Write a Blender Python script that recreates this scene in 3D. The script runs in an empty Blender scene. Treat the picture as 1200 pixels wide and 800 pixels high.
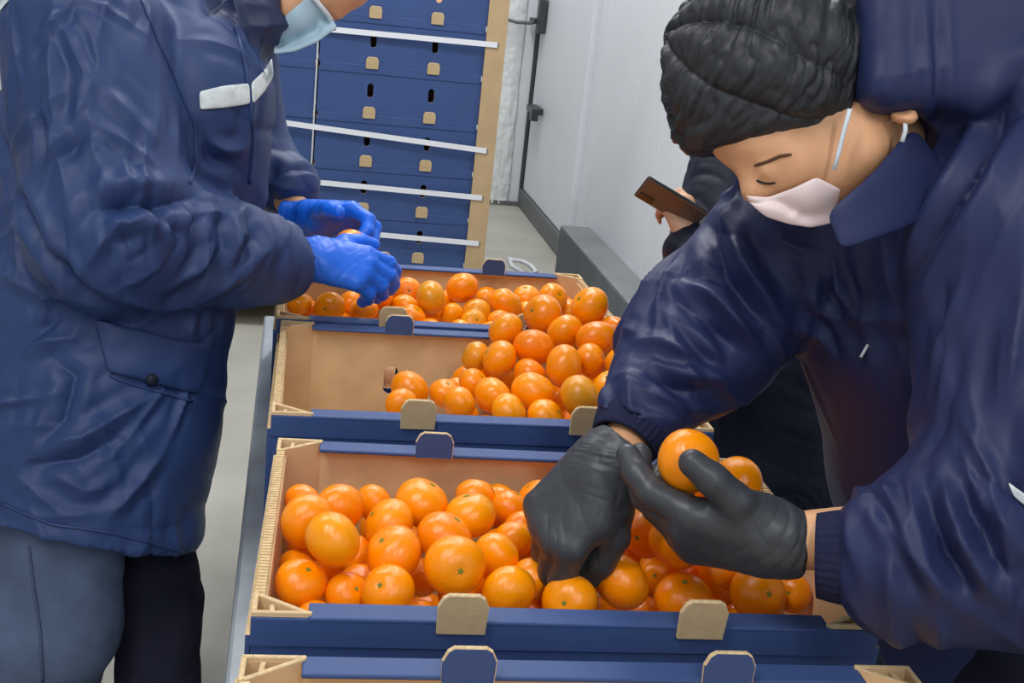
import bpy, bmesh, math, random
import numpy as np
from mathutils import Vector, Matrix
from mathutils.bvhtree import BVHTree

SC = bpy.context.scene
COL = SC.collection
random.seed(7)

# ------------------------------------------------------------------ camera
S = 1.15
F = 1346.776
PITCH, YAW, ROLL = 0.3035, 0.1845, 0.1105
CAM = np.array([0.0508, 0.0, 1.4766])

def cam_axes(p, y, r):
    cp, sp, cy, sy, cr, sr = math.cos(p), math.sin(p), math.cos(y), math.sin(y), math.cos(r), math.sin(r)
    fwd = np.array([sy * cp, cy * cp, -sp]); right = np.array([cy, -sy, 0.0]); up = np.cross(right, fwd)
    return cr * right + sr * up, -sr * right + cr * up, fwd
CR, CU, CF = cam_axes(PITCH, YAW, ROLL)
cam_data = bpy.data.cameras.new('camera'); cam = bpy.data.objects.new('camera', cam_data); COL.objects.link(cam)
cam_data.sensor_width = 36.0; cam_data.lens = F / 1200 * 36.0; cam_data.clip_start = 0.05
M = Matrix.Identity(4)
for i in range(3):
    M[i][0], M[i][1], M[i][2], M[i][3] = CR[i], CU[i], -CF[i], CAM[i]
cam.matrix_world = M
SC.camera = cam

# ------------------------------------------------------------------ world, lamps, exposure
SC.view_settings.view_transform = 'Standard'; SC.view_settings.look = 'None'
SC.view_settings.gamma = 1.0; SC.view_settings.use_curve_mapping = False
SC.view_settings.exposure = 0.0
w = bpy.data.worlds.new('world'); SC.world = w; w.use_nodes = True
w.node_tree.nodes['Background'].inputs[0].default_value = (0.86, 0.93, 1.0, 1)
w.node_tree.nodes['Background'].inputs[1].default_value = 0.70

def area(name, loc, target, sx, sy, power, col=(1, 1, 1)):
    l = bpy.data.lights.new(name, 'AREA'); l.shape = 'RECTANGLE'; l.size = sx; l.size_y = sy; l.energy = power; l.color = col
    o = bpy.data.objects.new(name, l); COL.objects.link(o); o.location = loc
    o.rotation_euler = (Vector(target) - Vector(loc)).to_track_quat('-Z', 'Y').to_euler()
    return o
# ceiling lamps of the cold store, plus one added behind the camera
area('overhead_lamp', (-0.7, 0.5, 3.3), (-0.5, 0.7, 0), 0.12, 2.4, 56)
area('overhead_lamp', (0.5, -1.6, 3.3), (0.5, -1.4, 0), 0.12, 2.4, 60)  # added fill lamp behind the camera, brightens the camera-side box faces
area('overhead_lamp', (-0.9, 3.4, 3.3), (-0.8, 3.4, 0), 0.12, 2.4, 46)
area('overhead_lamp', (0.7, 3.2, 3.3), (0.7, 3.2, 0), 0.12, 2.4, 40)
area('overhead_lamp', (0.7, 6.2, 3.3), (0.7, 6.2, 0), 0.12, 2.4, 42)

# pixel (in the 1200x800 frame) + distance -> point in the place
def ray(px, py): return CF + CR * (px - 600) / F - CU * (py - 400) / F
def P(px, py, d): return CAM + ray(px, py) * d
def at_z(px, py, z):
    v = ray(px, py); return CAM + v * ((z - CAM[2]) / v[2])
def at_y(px, py, y):
    v = ray(px, py); return CAM + v * ((y - CAM[1]) / v[1])
def at_x(px, py, x):
    v = ray(px, py); return CAM + v * ((x - CAM[0]) / v[0])
def depth(p): return float((np.asarray(p) - CAM) @ CF)
def proj(p):
    v = np.asarray(p) - CAM; d = v @ CF
    return 600 + F * (v @ CR) / d, 400 - F * (v @ CU) / d
def unit(v):
    v = np.asarray(v, float); return v / np.linalg.norm(v)
def img(dx, dy, away=0.0):          # direction: right, down, away from the photographer
    return unit(CR * dx - CU * dy + CF * away)

# ------------------------------------------------------------------ materials
def srgb(r, g, b):
    def c(v):
        v /= 255.0
        return v / 12.92 if v <= 0.04045 else ((v + 0.055) / 1.055) ** 2.4
    return (c(r), c(g), c(b), 1)
MATS = {}
def mat(name, col, rough=0.6, spec=0.5, metal=0.0, var=0.0, vscale=20.0, bump=0.0, bscale=80.0, stretch=None, col2=None,
        detail=4.0, sheen=0.0, coat=0.0, sss=0.0, coords='Object', bdist=0.002):
    m = bpy.data.materials.new(name); m.use_nodes = True; nt = m.node_tree; n = nt.nodes; L = nt.links
    b = n['Principled BSDF']
    b.inputs['Base Color'].default_value = col; b.inputs['Roughness'].default_value = rough
    b.inputs['Specular IOR Level'].default_value = spec; b.inputs['Metallic'].default_value = metal
    if sheen: b.inputs['Sheen Weight'].default_value = sheen; b.inputs['Sheen Roughness'].default_value = 0.4
    if coat: b.inputs['Coat Weight'].default_value = coat; b.inputs['Coat Roughness'].default_value = 0.25
    if sss:
        b.inputs['Subsurface Weight'].default_value = sss; b.inputs['Subsurface Radius'].default_value = (0.01, 0.004, 0.002); b.inputs['Subsurface Scale'].default_value = 0.6
    tc = n.new('ShaderNodeTexCoord'); mp = n.new('ShaderNodeMapping'); L.new(tc.outputs[coords], mp.inputs[0])
    if stretch: mp.inputs['Scale'].default_value = stretch
    if var or col2:
        t = n.new('ShaderNodeTexNoise'); t.inputs['Scale'].default_value = vscale; t.inputs['Detail'].default_value = detail
        L.new(mp.outputs[0], t.inputs[0])
        rp = n.new('ShaderNodeValToRGB'); rp.color_ramp.elements[0].position = 0.32; rp.color_ramp.elements[1].position = 0.7
        c2 = col2 if col2 else tuple(min(1, c * (1 + var)) for c in col[:3]) + (1,)
        c1 = col if col2 else tuple(c * (1 - var) for c in col[:3]) + (1,)
        rp.color_ramp.elements[0].color = c1; rp.color_ramp.elements[1].color = c2
        L.new(t.outputs[0], rp.inputs[0]); L.new(rp.outputs[0], b.inputs['Base Color'])
    if bump:
        t = n.new('ShaderNodeTexNoise'); t.inputs['Scale'].default_value = bscale; t.inputs['Detail'].default_value = 3
        L.new(mp.outputs[0], t.inputs[0])
        bp = n.new('ShaderNodeBump'); bp.inputs['Strength'].default_value = bump; bp.inputs['Distance'].default_value = bdist
        L.new(t.outputs[0], bp.inputs['Height']); L.new(bp.outputs[0], b.inputs['Normal'])
    MATS[name] = m
    return m
mat('blue_print', srgb(58, 80, 128), 0.55, 0.3, var=0.06, vscale=9, bump=0.12, bscale=60)
mat('blue_print_back', srgb(50, 66, 112), 0.5, 0.4, var=0.06, vscale=9)
mat('kraft', srgb(216, 184, 142), 0.85, 0.2, var=0.10, vscale=14, bump=0.15, bscale=120)
mat('kraft_edge', srgb(214, 188, 146), 0.9, 0.2, var=0.16, vscale=160, bump=0.6, bscale=260)
mat('kraft_tab', srgb(190, 166, 128), 0.9, 0.2, var=0.08, vscale=40, bump=0.3, bscale=200)
mat('board', srgb(184, 158, 122), 0.85, 0.2, var=0.07, vscale=12)
mat('strap', srgb(225, 228, 232), 0.4, 0.5)
mat('wood', srgb(190, 165, 120), 0.8, 0.2, var=0.2, vscale=8, stretch=(1, 12, 12))
mat('floor', srgb(172, 170, 160), 0.55, 0.35, var=0.10, vscale=3.0, bump=0.2, bscale=40, detail=9)
mat('panel', srgb(222, 225, 230), 0.4, 0.4, var=0.02, vscale=2)
mat('film', srgb(226, 228, 228), 0.3, 0.5, var=0.05, vscale=9, bump=0.8, bscale=14, bdist=0.02)
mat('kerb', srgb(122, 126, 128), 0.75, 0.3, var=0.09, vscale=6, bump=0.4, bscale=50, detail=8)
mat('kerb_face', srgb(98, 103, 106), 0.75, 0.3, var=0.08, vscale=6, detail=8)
mat('rubber', srgb(42, 44, 48), 0.6, 0.4)
mat('channel', srgb(96, 100, 100), 0.5, 0.5)
mat('steel', srgb(186, 192, 196), 0.38, 0.5, metal=0.75, var=0.12, vscale=14, bump=0.3, bscale=25)
mat('darksteel', srgb(70, 72, 76), 0.4, 0.5, metal=0.6)
mat('nylon_blue', srgb(42, 62, 106), 0.5, 0.32, var=0.06, vscale=5, bump=0.16, bscale=45)
mat('nylon_blue_dark', srgb(34, 46, 80), 0.45, 0.45, var=0.06, vscale=5)
mat('nylon_navy', srgb(38, 46, 84), 0.48, 0.30, var=0.06, vscale=5, bump=0.12, bscale=45)
mat('nylon_navy_dark', srgb(24, 27, 46), 0.55, 0.3)
mat('nylon_black', srgb(24, 28, 46), 0.55, 0.3, var=0.05, vscale=5)
mat('knit', srgb(34, 38, 64), 0.9, 0.2, bump=0.3, bscale=200)
mat('denim', srgb(84, 97, 122), 0.9, 0.15, var=0.20, vscale=9, bump=0.4, bscale=260, detail=9)
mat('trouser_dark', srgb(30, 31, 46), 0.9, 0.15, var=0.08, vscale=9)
mat('stitch', srgb(70, 82, 108), 0.9, 0.2)
mat('skin', srgb(218, 164, 122), 0.5, 0.4, var=0.06, vscale=30, sss=0.15)
mat('wrist_skin', srgb(205, 160, 130), 0.5, 0.4, var=0.05, vscale=30, sss=0.15)
mat('hair', srgb(34, 28, 26), 0.5, 0.4)
mat('brow', srgb(96, 66, 48), 0.8, 0.2)
mat('glove_black', srgb(58, 61, 66), 0.42, 0.45, var=0.06, vscale=18, bump=0.25, bscale=60)
mat('glove_blue', srgb(24, 104, 226), 0.4, 0.45, var=0.08, vscale=16, bump=0.35, bscale=55)
mat('cap', srgb(44, 46, 50), 0.48, 0.4, var=0.18, vscale=25, bump=0.5, bscale=80)
mat('mask_white', srgb(238, 218, 216), 0.8, 0.2, bump=0.2, bscale=60)
mat('mask_blue', srgb(172, 198, 212), 0.8, 0.2, var=0.04, vscale=30, bump=0.2, bscale=60)
mat('mask_edge', srgb(214, 222, 228), 0.8, 0.2)
mat('reflective', srgb(214, 222, 222), 0.35, 0.6, var=0.14, vscale=60, bump=0.6, bscale=70)
mat('reflective_edge', srgb(238, 240, 240), 0.5, 0.5)
mat('phone_black', srgb(26, 27, 30), 0.25, 0.5)
mat('phone_back', srgb(96, 84, 74), 0.3, 0.5)
mat('brass', srgb(150, 140, 110), 0.35, 0.5, metal=0.8)

def ribbed_material():
    m = mat('ribbed_panel', srgb(222, 225, 230), 0.38, 0.4)
    n = m.node_tree.nodes; L = m.node_tree.links
    tc = n.new('ShaderNodeTexCoord'); wv = n.new('ShaderNodeTexWave'); wv.bands_direction = 'Y'; wv.inputs['Scale'].default_value = 9
    wv.inputs['Distortion'].default_value = 0.3
    L.new(tc.outputs['Object'], wv.inputs[0])
    bp = n.new('ShaderNodeBump'); bp.inputs['Strength'].default_value = 0.35; bp.inputs['Distance'].default_value = 0.003
    L.new(wv.outputs[1], bp.inputs['Height']); L.new(bp.outputs[0], n['Principled BSDF'].inputs['Normal'])
ribbed_material()

def peel_material(name, base, alt, green=0.0):
    m = bpy.data.materials.new(name); m.use_nodes = True; nt = m.node_tree; n = nt.nodes; L = nt.links
    b = n['Principled BSDF']; b.inputs['Roughness'].default_value = 0.16; b.inputs['Specular IOR Level'].default_value = 0.5
    b.inputs['Subsurface Weight'].default_value = 0.0; b.inputs['Subsurface Radius'].default_value = (0.01, 0.004, 0.001)
    oi = n.new('ShaderNodeObjectInfo'); mx = n.new('ShaderNodeMix'); mx.data_type = 'RGBA'
    mx.inputs[6].default_value = base; mx.inputs[7].default_value = alt
    L.new(oi.outputs['Random'], mx.inputs[0])
    tc = n.new('ShaderNodeTexCoord')
    out = mx.outputs[2]
    # paler ripening round the stem end and, on some fruit, a green cheek
    nz = n.new('ShaderNodeTexNoise'); nz.inputs['Scale'].default_value = 22 if not green else 16; nz.inputs['Detail'].default_value = 3
    L.new(tc.outputs['Object'], nz.inputs[0])
    rp = n.new('ShaderNodeValToRGB'); rp.color_ramp.elements[0].position = 0.48 - green; rp.color_ramp.elements[1].position = 0.78 - green
    L.new(nz.outputs[0], rp.inputs[0])
    m2 = n.new('ShaderNodeMix'); m2.data_type = 'RGBA'; L.new(rp.outputs[0], m2.inputs[0]); L.new(out, m2.inputs[6])
    m2.inputs[7].default_value = srgb(200, 176, 20) if green else srgb(255, 172, 4)
    L.new(m2.outputs[2], b.inputs['Base Color'])
    vo = n.new('ShaderNodeTexNoise'); vo.inputs['Scale'].default_value = 420; L.new(tc.outputs['Object'], vo.inputs[0])
    bp = n.new('ShaderNodeBump'); bp.inputs['Strength'].default_value = 0.14; bp.inputs['Distance'].default_value = 0.001
    L.new(vo.outputs[0], bp.inputs['Height']); L.new(bp.outputs[0], b.inputs['Normal'])
    MATS[name] = m
peel_material('peel', srgb(255, 132, 0), srgb(255, 154, 0))
peel_material('peel_green', srgb(244, 140, 18), srgb(240, 150, 24), green=0.04)
mat('calyx', srgb(120, 130, 50), 0.8, 0.2)

# ------------------------------------------------------------------ mesh helpers
def link_mesh(name, verts, faces, mats, parent=None, smooth=False, fmat=None):
    me = bpy.data.meshes.new(name)
    me.from_pydata([tuple(map(float, v)) for v in verts], [], [tuple(map(int, f)) for f in faces]); me.update()
    if isinstance(mats, str): mats = [mats]
    for m_ in mats: me.materials.append(MATS[m_])
    if fmat is not None: me.polygons.foreach_set('material_index', list(fmat))
    if smooth: me.polygons.foreach_set('use_smooth', [True] * len(me.polygons))
    o = bpy.data.objects.new(name, me); COL.objects.link(o)
    if parent is not None: o.parent = parent
    return o
def tag(o, label=None, cat=None, group=None, kind=None):
    if label: o['label'] = label
    if cat: o['category'] = cat
    if group: o['group'] = group
    if kind: o['kind'] = kind
    return o
def empty(name, loc=(0, 0, 0), rz=0.0):
    o = bpy.data.objects.new(name, None); COL.objects.link(o); o.location = loc; o.rotation_euler = (0, 0, rz); o.empty_display_size = 0.05
    return o
def copy_tree(o, parent=None):
    c = o.copy(); COL.objects.link(c); c.parent = parent
    for ch in list(o.children): copy_tree(ch, c)
    return c
class MB:
    """collects boxes / prisms / tubes, built as ONE mesh"""
    def __init__(s): s.v, s.f, s.m = [], [], []
    def add(s, v, f, m=0):
        k = len(s.v); s.v += [tuple(map(float, q)) for q in v]; s.f += [tuple(i + k for i in q) for q in f]
        s.m += ([m] * len(f) if isinstance(m, int) else list(m)); return s
    def box(s, a, b, m=0):
        x0, y0, z0 = a; x1, y1, z1 = b
        v = [(x0, y0, z0), (x1, y0, z0), (x1, y1, z0), (x0, y1, z0), (x0, y0, z1), (x1, y0, z1), (x1, y1, z1), (x0, y1, z1)]
        f = [(3, 2, 1, 0), (4, 5, 6, 7), (0, 1, 5, 4), (1, 2, 6, 5), (2, 3, 7, 6), (3, 0, 4, 7)]   # bottom top front right back left
        return s.add(v, f, m)
    def prism(s, poly, z0, z1, m=0):
        n = len(poly)
        v = [(x, y, z0) for x, y in poly] + [(x, y, z1) for x, y in poly]
        f = [tuple(range(n - 1, -1, -1)), tuple(range(n, 2 * n))] + [(i, (i + 1) % n, n + (i + 1) % n, n + i) for i in range(n)]
        return s.add(v, f, m)
    def tube(s, pts, r, n=8, m=0, cap=True):
        pts = [np.asarray(p, float) for p in pts]; R_ = r if hasattr(r, '__len__') else [r] * len(pts)
        v = []; up = np.array([0.013, 0.021, 1.0]); prev = None
        for i, p in enumerate(pts):
            t = unit(pts[min(i + 1, len(pts) - 1)] - pts[max(i - 1, 0)])
            a = np.cross(t, up) if prev is None else prev - t * (prev @ t)
            if np.linalg.norm(a) < 1e-5: a = np.cross(t, np.array([1.0, 0, 0]))
            a = unit(a); b = np.cross(t, a); prev = a
            v += [p + R_[i] * (math.cos(2 * math.pi * k / n) * a + math.sin(2 * math.pi * k / n) * b) for k in range(n)]
        f = []
        for i in range(len(pts) - 1):
            for k in range(n):
                f.append((i * n + k, i * n + (k + 1) % n, (i + 1) * n + (k + 1) % n, (i + 1) * n + k))
        if cap: f += [tuple(range(n - 1, -1, -1)), tuple((len(pts) - 1) * n + k for k in range(n))]
        return s.add(v, f, m)
    def build(s, name, mats, parent=None, smooth=False):
        return link_mesh(name, s.v, s.f, mats, parent, smooth, s.m)
def bevel(o, wd=0.003, seg=2):
    m_ = o.modifiers.new('bevel', 'BEVEL'); m_.width = wd; m_.segments = seg; m_.limit_method = 'ANGLE'; m_.angle_limit = 0.6
    return o

def plate_with_slots(name, w_, h_, t_, slots, mats, parent):
    """upright plate in x/z, thickness along y (outside = -y), with rounded slots cut through it; mats = outside, inside"""
    bm = bmesh.new()
    loops = [[(0, 0), (w_, 0), (w_, h_), (0, h_)]]
    for cx, cz, sw, sh in slots:
        r = sw / 2; lp = []
        for k in range(13):
            a = math.pi * k / 12; lp.append((cx + r * math.cos(a), cz + sh / 2 - r + r * math.sin(a)))
        for k in range(13):
            a = math.pi + math.pi * k / 12; lp.append((cx + r * math.cos(a), cz - sh / 2 + r + r * math.sin(a)))
        loops.append(lp)
    ed = []
    for lp in loops:
        vs = [bm.verts.new((x, 0, z)) for x, z in lp]
        ed += [bm.edges.new((vs[i], vs[(i + 1) % len(vs)])) for i in range(len(vs))]
    bmesh.ops.triangle_fill(bm, edges=ed, use_beauty=True, use_dissolve=False)
    for f_ in bm.faces:
        f_.normal_update()
        if f_.normal.y > 0: f_.normal_flip()
    r_ = bmesh.ops.extrude_face_region(bm, geom=list(bm.faces))
    bmesh.ops.translate(bm, verts=[g for g in r_['geom'] if isinstance(g, bmesh.types.BMVert)], vec=(0, t_, 0))
    bmesh.ops.recalc_face_normals(bm, faces=bm.faces)
    me = bpy.data.meshes.new(name)
    for f_ in bm.faces: f_.material_index = 0 if f_.normal.y < -0.5 else 1
    bm.to_mesh(me); bm.free()
    for m_ in mats: me.materials.append(MATS[m_])
    o = bpy.data.objects.new(name, me); COL.objects.link(o); o.parent = parent
    return o

# ------------------------------------------------------------------ implicit-surface modelling
def A3(p): return np.asarray(p, dtype=np.float32)
def cone(a, b, ra, rb):
    a, b = A3(a), A3(b); ab = b - a; L2 = float(ab @ ab) + 1e-12
    def f(p):
        t = np.clip(((p - a) @ ab) / L2, 0, 1)
        return np.linalg.norm(p - a - t[:, None] * ab, axis=1) - (ra + (rb - ra) * t)
    return f
def ell(c, rad, axes=None):
    c = A3(c); rad = A3(rad); ax = np.eye(3, dtype=np.float32) if axes is None else A3(axes)
    def f(p):
        q = (p - c) @ ax.T
        k0 = np.linalg.norm(q / rad, axis=1); k1 = np.linalg.norm(q / (rad * rad), axis=1) + 1e-9
        return k0 * (k0 - 1) / k1
    return f
def loft(pts, rads, side, front):
    """elliptic sections along a spine; rads = (side, front) half widths"""
    pts = [A3(p) for p in pts]; side = A3(unit(side)); front = A3(unit(front))
    def f(p):
        out = None
        for i in range(len(pts) - 1):
            a, b = pts[i], pts[i + 1]; ab = b - a; L2 = float(ab @ ab)
            t = np.clip(((p - a) @ ab) / L2, 0, 1); q = p - a - t[:, None] * ab
            rs = rads[i][0] + (rads[i + 1][0] - rads[i][0]) * t; rf = rads[i][1] + (rads[i + 1][1] - rads[i][1]) * t
            x = q @ side; y = q @ front; z2 = np.maximum((q * q).sum(1) - x * x - y * y, 0)
            rm = np.minimum(rs, rf)
            d = (np.sqrt((x / rs) ** 2 + (y / rf) ** 2 + z2 / (rm * rm)) - 1) * rm
            out = d if out is None else smin(out, d, 0.02)
        return out
    return f
def smin(a, b, k):
    h = np.maximum(k - np.abs(a - b), 0) / k
    return np.minimum(a, b) - h * h * k * 0.25
def U(k, *fs):
    def f(p):
        d = fs[0](p)
        for g in fs[1:]: d = smin(d, g(p), k) if k > 0 else np.minimum(d, g(p))
        return d
    return f
def cut(f, g, k=0.0):
    def h(p):
        if k > 0: return -smin(-f(p), g(p), k)
        return np.maximum(f(p), -g(p))
    return h
def half(pt, n):                       # keeps the side the normal points away from
    pt, n = A3(pt), A3(unit(n))
    return lambda p: (p - pt) @ n
def inter(f, g): return lambda p: np.maximum(f(p), g(p))

def surface(fun, lo, hi, h):
    """sparse naive surface nets -> verts, quads"""
    lo = np.asarray(lo, float); hi = np.asarray(hi, float); B = 8
    nb = np.ceil((hi - lo) / (h * B)).astype(int) + 1; n = nb * B
    bi = np.stack(np.meshgrid(*[np.arange(k) for k in nb], indexing='ij'), -1).reshape(-1, 3)
    cen = (lo + (bi * B + (B - 1) / 2) * h).astype(np.float32)
    dc = fun(cen)
    act = np.abs(dc) < h * B * 0.5 * 1.75 * 1.7
    vol = np.where(dc < 0, -1.0, 1.0).astype(np.float32).reshape(nb)
    vol = np.repeat(np.repeat(np.repeat(vol, B, 0), B, 1), B, 2).copy()
    off = np.stack(np.meshgrid(*[np.arange(B)] * 3, indexing='ij'), -1).reshape(-1, 3)
    ab = bi[act]
    for k in range(0, len(ab), 400):
        ii = (ab[k:k + 400, None, :] * B + off[None]).reshape(-1, 3)
        vol[ii[:, 0], ii[:, 1], ii[:, 2]] = fun((lo + ii * h).astype(np.float32))
    ins = vol < 0
    s = np.zeros(n - 1, np.int8)
    cs = [(a, b, c) for a in (0, 1) for b in (0, 1) for c in (0, 1)]
    sl = lambda arr, c: arr[c[0]:n[0] - 1 + c[0], c[1]:n[1] - 1 + c[1], c[2]:n[2] - 1 + c[2]]
    for c in cs: s += sl(ins, c)
    mix = (s > 0) & (s < 8)
    ci = np.argwhere(mix); idx = np.full(n - 1, -1, np.int64); idx[mix] = np.arange(len(ci))
    acc = np.zeros((len(ci), 3)); cnt = np.zeros(len(ci))
    for i, a in enumerate(cs):
        for b in cs[i + 1:]:
            if sum(abs(np.array(a) - np.array(b))) != 1: continue
            va = vol[ci[:, 0] + a[0], ci[:, 1] + a[1], ci[:, 2] + a[2]]; vb = vol[ci[:, 0] + b[0], ci[:, 1] + b[1], ci[:, 2] + b[2]]
            m_ = (va < 0) != (vb < 0); t = np.where(m_, va / np.where(m_, va - vb, 1), 0)
            acc += np.where(m_[:, None], np.array(a) + t[:, None] * (np.array(b) - np.array(a)), 0); cnt += m_
    V = lo + (ci + acc / cnt[:, None]) * h
    Q = []
    for ax in range(3):
        o1, o2 = (ax + 1) % 3, (ax + 2) % 3
        A_ = np.take(ins, range(0, n[ax] - 1), ax); B_ = np.take(ins, range(1, n[ax]), ax)
        e = np.argwhere(A_ != B_); e = e[(e[:, o1] > 0) & (e[:, o2] > 0) & (e[:, o1] < n[o1] - 1) & (e[:, o2] < n[o2] - 1)]
        sgn = ins[e[:, 0], e[:, 1], e[:, 2]]
        def cell(d1, d2):
            k = e.copy(); k[:, o1] -= d1; k[:, o2] -= d2; return idx[k[:, 0], k[:, 1], k[:, 2]]
        q = np.stack([cell(1, 1), cell(0, 1), cell(0, 0), cell(1, 0)], 1)
        q[~sgn] = q[~sgn][:, ::-1]
        Q.append(q)
    Q = np.concatenate(Q); Q = Q[(Q >= 0).all(1)]
    return V, Q
def relax(V, Q, it=2):
    e = np.concatenate([Q[:, [0, 1]], Q[:, [1, 2]], Q[:, [2, 3]], Q[:, [3, 0]]])
    for _ in range(it):
        acc = np.zeros_like(V); c = np.zeros(len(V))
        for k in range(3):
            acc[:, k] = np.bincount(e[:, 0], V[e[:, 1], k], len(V)) + np.bincount(e[:, 1], V[e[:, 0], k], len(V))
        c = np.bincount(e[:, 0], minlength=len(V)) + np.bincount(e[:, 1], minlength=len(V))
        V = 0.5 * V + 0.5 * acc / np.maximum(c, 1)[:, None]
    return V
def vnoise(p):
    i = np.floor(p).astype(np.int64); f = p - i; u_ = f * f * f * (f * (f * 6 - 15) + 10)
    def hsh(a, b, c):
        n_ = (a * 374761393 + b * 668265263 + c * 2147483647 + 1013904223) & 0xffffffff
        n_ = ((n_ ^ (n_ >> 13)) * 1274126177) & 0xffffffff
        n_ = (n_ ^ (n_ >> 16)) & 0xffff
        return n_ / 32767.5 - 1
    r_ = 0
    for dx in (0, 1):
        for dy in (0, 1):
            for dz in (0, 1):
                w_ = np.abs(1 - dx - u_[:, 0]) * np.abs(1 - dy - u_[:, 1]) * np.abs(1 - dz - u_[:, 2])
                r_ = r_ + w_ * hsh(i[:, 0] + dx, i[:, 1] + dy, i[:, 2] + dz)
    return r_
def basis(a):
    a = unit(a); b = unit(np.cross(a, [0.31, 0.57, 0.76])); return a, b, np.cross(a, b)
def folds(p, across, fa, fl, seed=0.0, warp=0.25):
    """ridged cloth folds: short wavelength along 'across', long along the other two directions; 0..1"""
    a, b, c = basis(across)
    q = np.stack([p @ a * fa, p @ b * fl, p @ c * fl], 1)
    wv = vnoise(np.stack([p[:, 0], p[:, 1], p[:, 2]], 1) * 7 + seed * 3.1)
    q[:, 0] += warp * fa * 0.12 * wv
    n1 = vnoise(q + seed); n2 = vnoise(q * 2.1 + seed + 17)
    return 0.75 * np.abs(n1) ** 0.8 + 0.25 * np.abs(n2)
def limb_weight(p, a, b, r):
    a, b = np.asarray(a), np.asarray(b); ab = b - a
    t = np.clip(((p - a) @ ab) / (ab @ ab), 0, 1); d = np.linalg.norm(p - a - t[:, None] * ab, axis=1)
    return np.clip(1.5 - d / r, 0, 1), t
def creases(p, bvh, lines):
    """fold lines drawn on the garment: (points picked on its surface, width, height); height > 0 = ridge, < 0 = valley"""
    out = np.zeros(len(p))
    for px, wd, dp in lines:
        pts = surf_line(bvh, px, 14, 0.0); n_ = len(pts) - 1
        if n_ < 1: continue
        A_ = np.array(pts); m0 = ((p > A_.min(0) - 6 * wd) & (p < A_.max(0) + 6 * wd)).all(1); pm = p[m0]
        dm = np.full(len(pm), 9.0); tt = np.zeros(len(pm))
        for i in range(n_):
            a, b = A_[i], A_[i + 1]; ab = b - a; L2 = float(ab @ ab)
            if L2 < 1e-9 or L2 > 0.01: continue
            t = np.clip(((pm - a) @ ab) / L2, 0, 1); d = np.linalg.norm(pm - a - t[:, None] * ab, axis=1)
            m_ = d < dm; dm = np.where(m_, d, dm); tt = np.where(m_, (i + t) / n_, tt)
        fade = np.sin(np.pi * np.clip(tt, 0.03, 0.97)) ** 0.6
        x = dm / wd
        out[m0] += dp * fade * (np.exp(-x * 1.1) - 0.45 * np.exp(-((x - 2.4) ** 2) * 0.6))
    return out
def random_folds(p, no, n_, pick, dirfun, L, wd, amp, seed):
    """many short sharp folds strewn over a garment; each follows the surface in the tangent plane of its seed point"""
    rnd = np.random.RandomState(seed); out = np.zeros(len(p)); pick = pick * (0.2 + np.clip(-(no @ CF), 0, 1)); pr = pick / pick.sum()
    for k in rnd.choice(len(p), n_, p=pr):
        p0, n0 = p[k], no[k]; L_ = L * rnd.uniform(0.6, 1.5); w_ = wd * rnd.uniform(0.7, 1.5); a_ = amp * rnd.uniform(0.4, 1.3) * (1 if rnd.rand() < 0.75 else -0.8)
        d = dirfun(p0, rnd); d = d - n0 * (d @ n0)
        if np.linalg.norm(d) < 0.2: continue
        d = unit(d); c = np.cross(n0, d); cv = rnd.uniform(-1, 1) * 1.6
        q = p - p0; m0 = (np.abs(q) < 2.2 * L_).all(1); q = q[m0]; nn = no[m0] @ n0
        s_ = q @ d; t = np.abs(q @ c - cv * s_ * s_) / w_
        out[m0] += a_ * np.exp(-(s_ / L_) ** 2 * 2.2) * np.clip(nn * 1.6, 0, 1) * (np.exp(-t * 1.05) - 0.4 * np.exp(-((t - 2.6) ** 2) * 0.5)) * np.exp(-(np.abs(q @ n0) / 0.06) ** 2)
    return out
def refine(V, Q):
    """each quad into four, then smoothed"""
    e = np.concatenate([Q[:, [0, 1]], Q[:, [1, 2]], Q[:, [2, 3]], Q[:, [3, 0]]]); e.sort(axis=1)
    ue, inv = np.unique(e, axis=0, return_inverse=True); inv = inv.reshape(4, -1); nV, nE = len(V), len(ue)
    em = V[ue].mean(1); fc = V[Q].mean(1)
    a, b, c, d = (nV + inv[k] for k in range(4)); m = nV + nE + np.arange(len(Q))
    Q2 = np.concatenate([np.stack(t, 1) for t in ((Q[:, 0], a, m, d), (a, Q[:, 1], b, m), (m, b, Q[:, 2], c), (d, m, c, Q[:, 3]))])
    return relax(np.concatenate([V, em, fc]), Q2, 2), Q2
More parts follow.
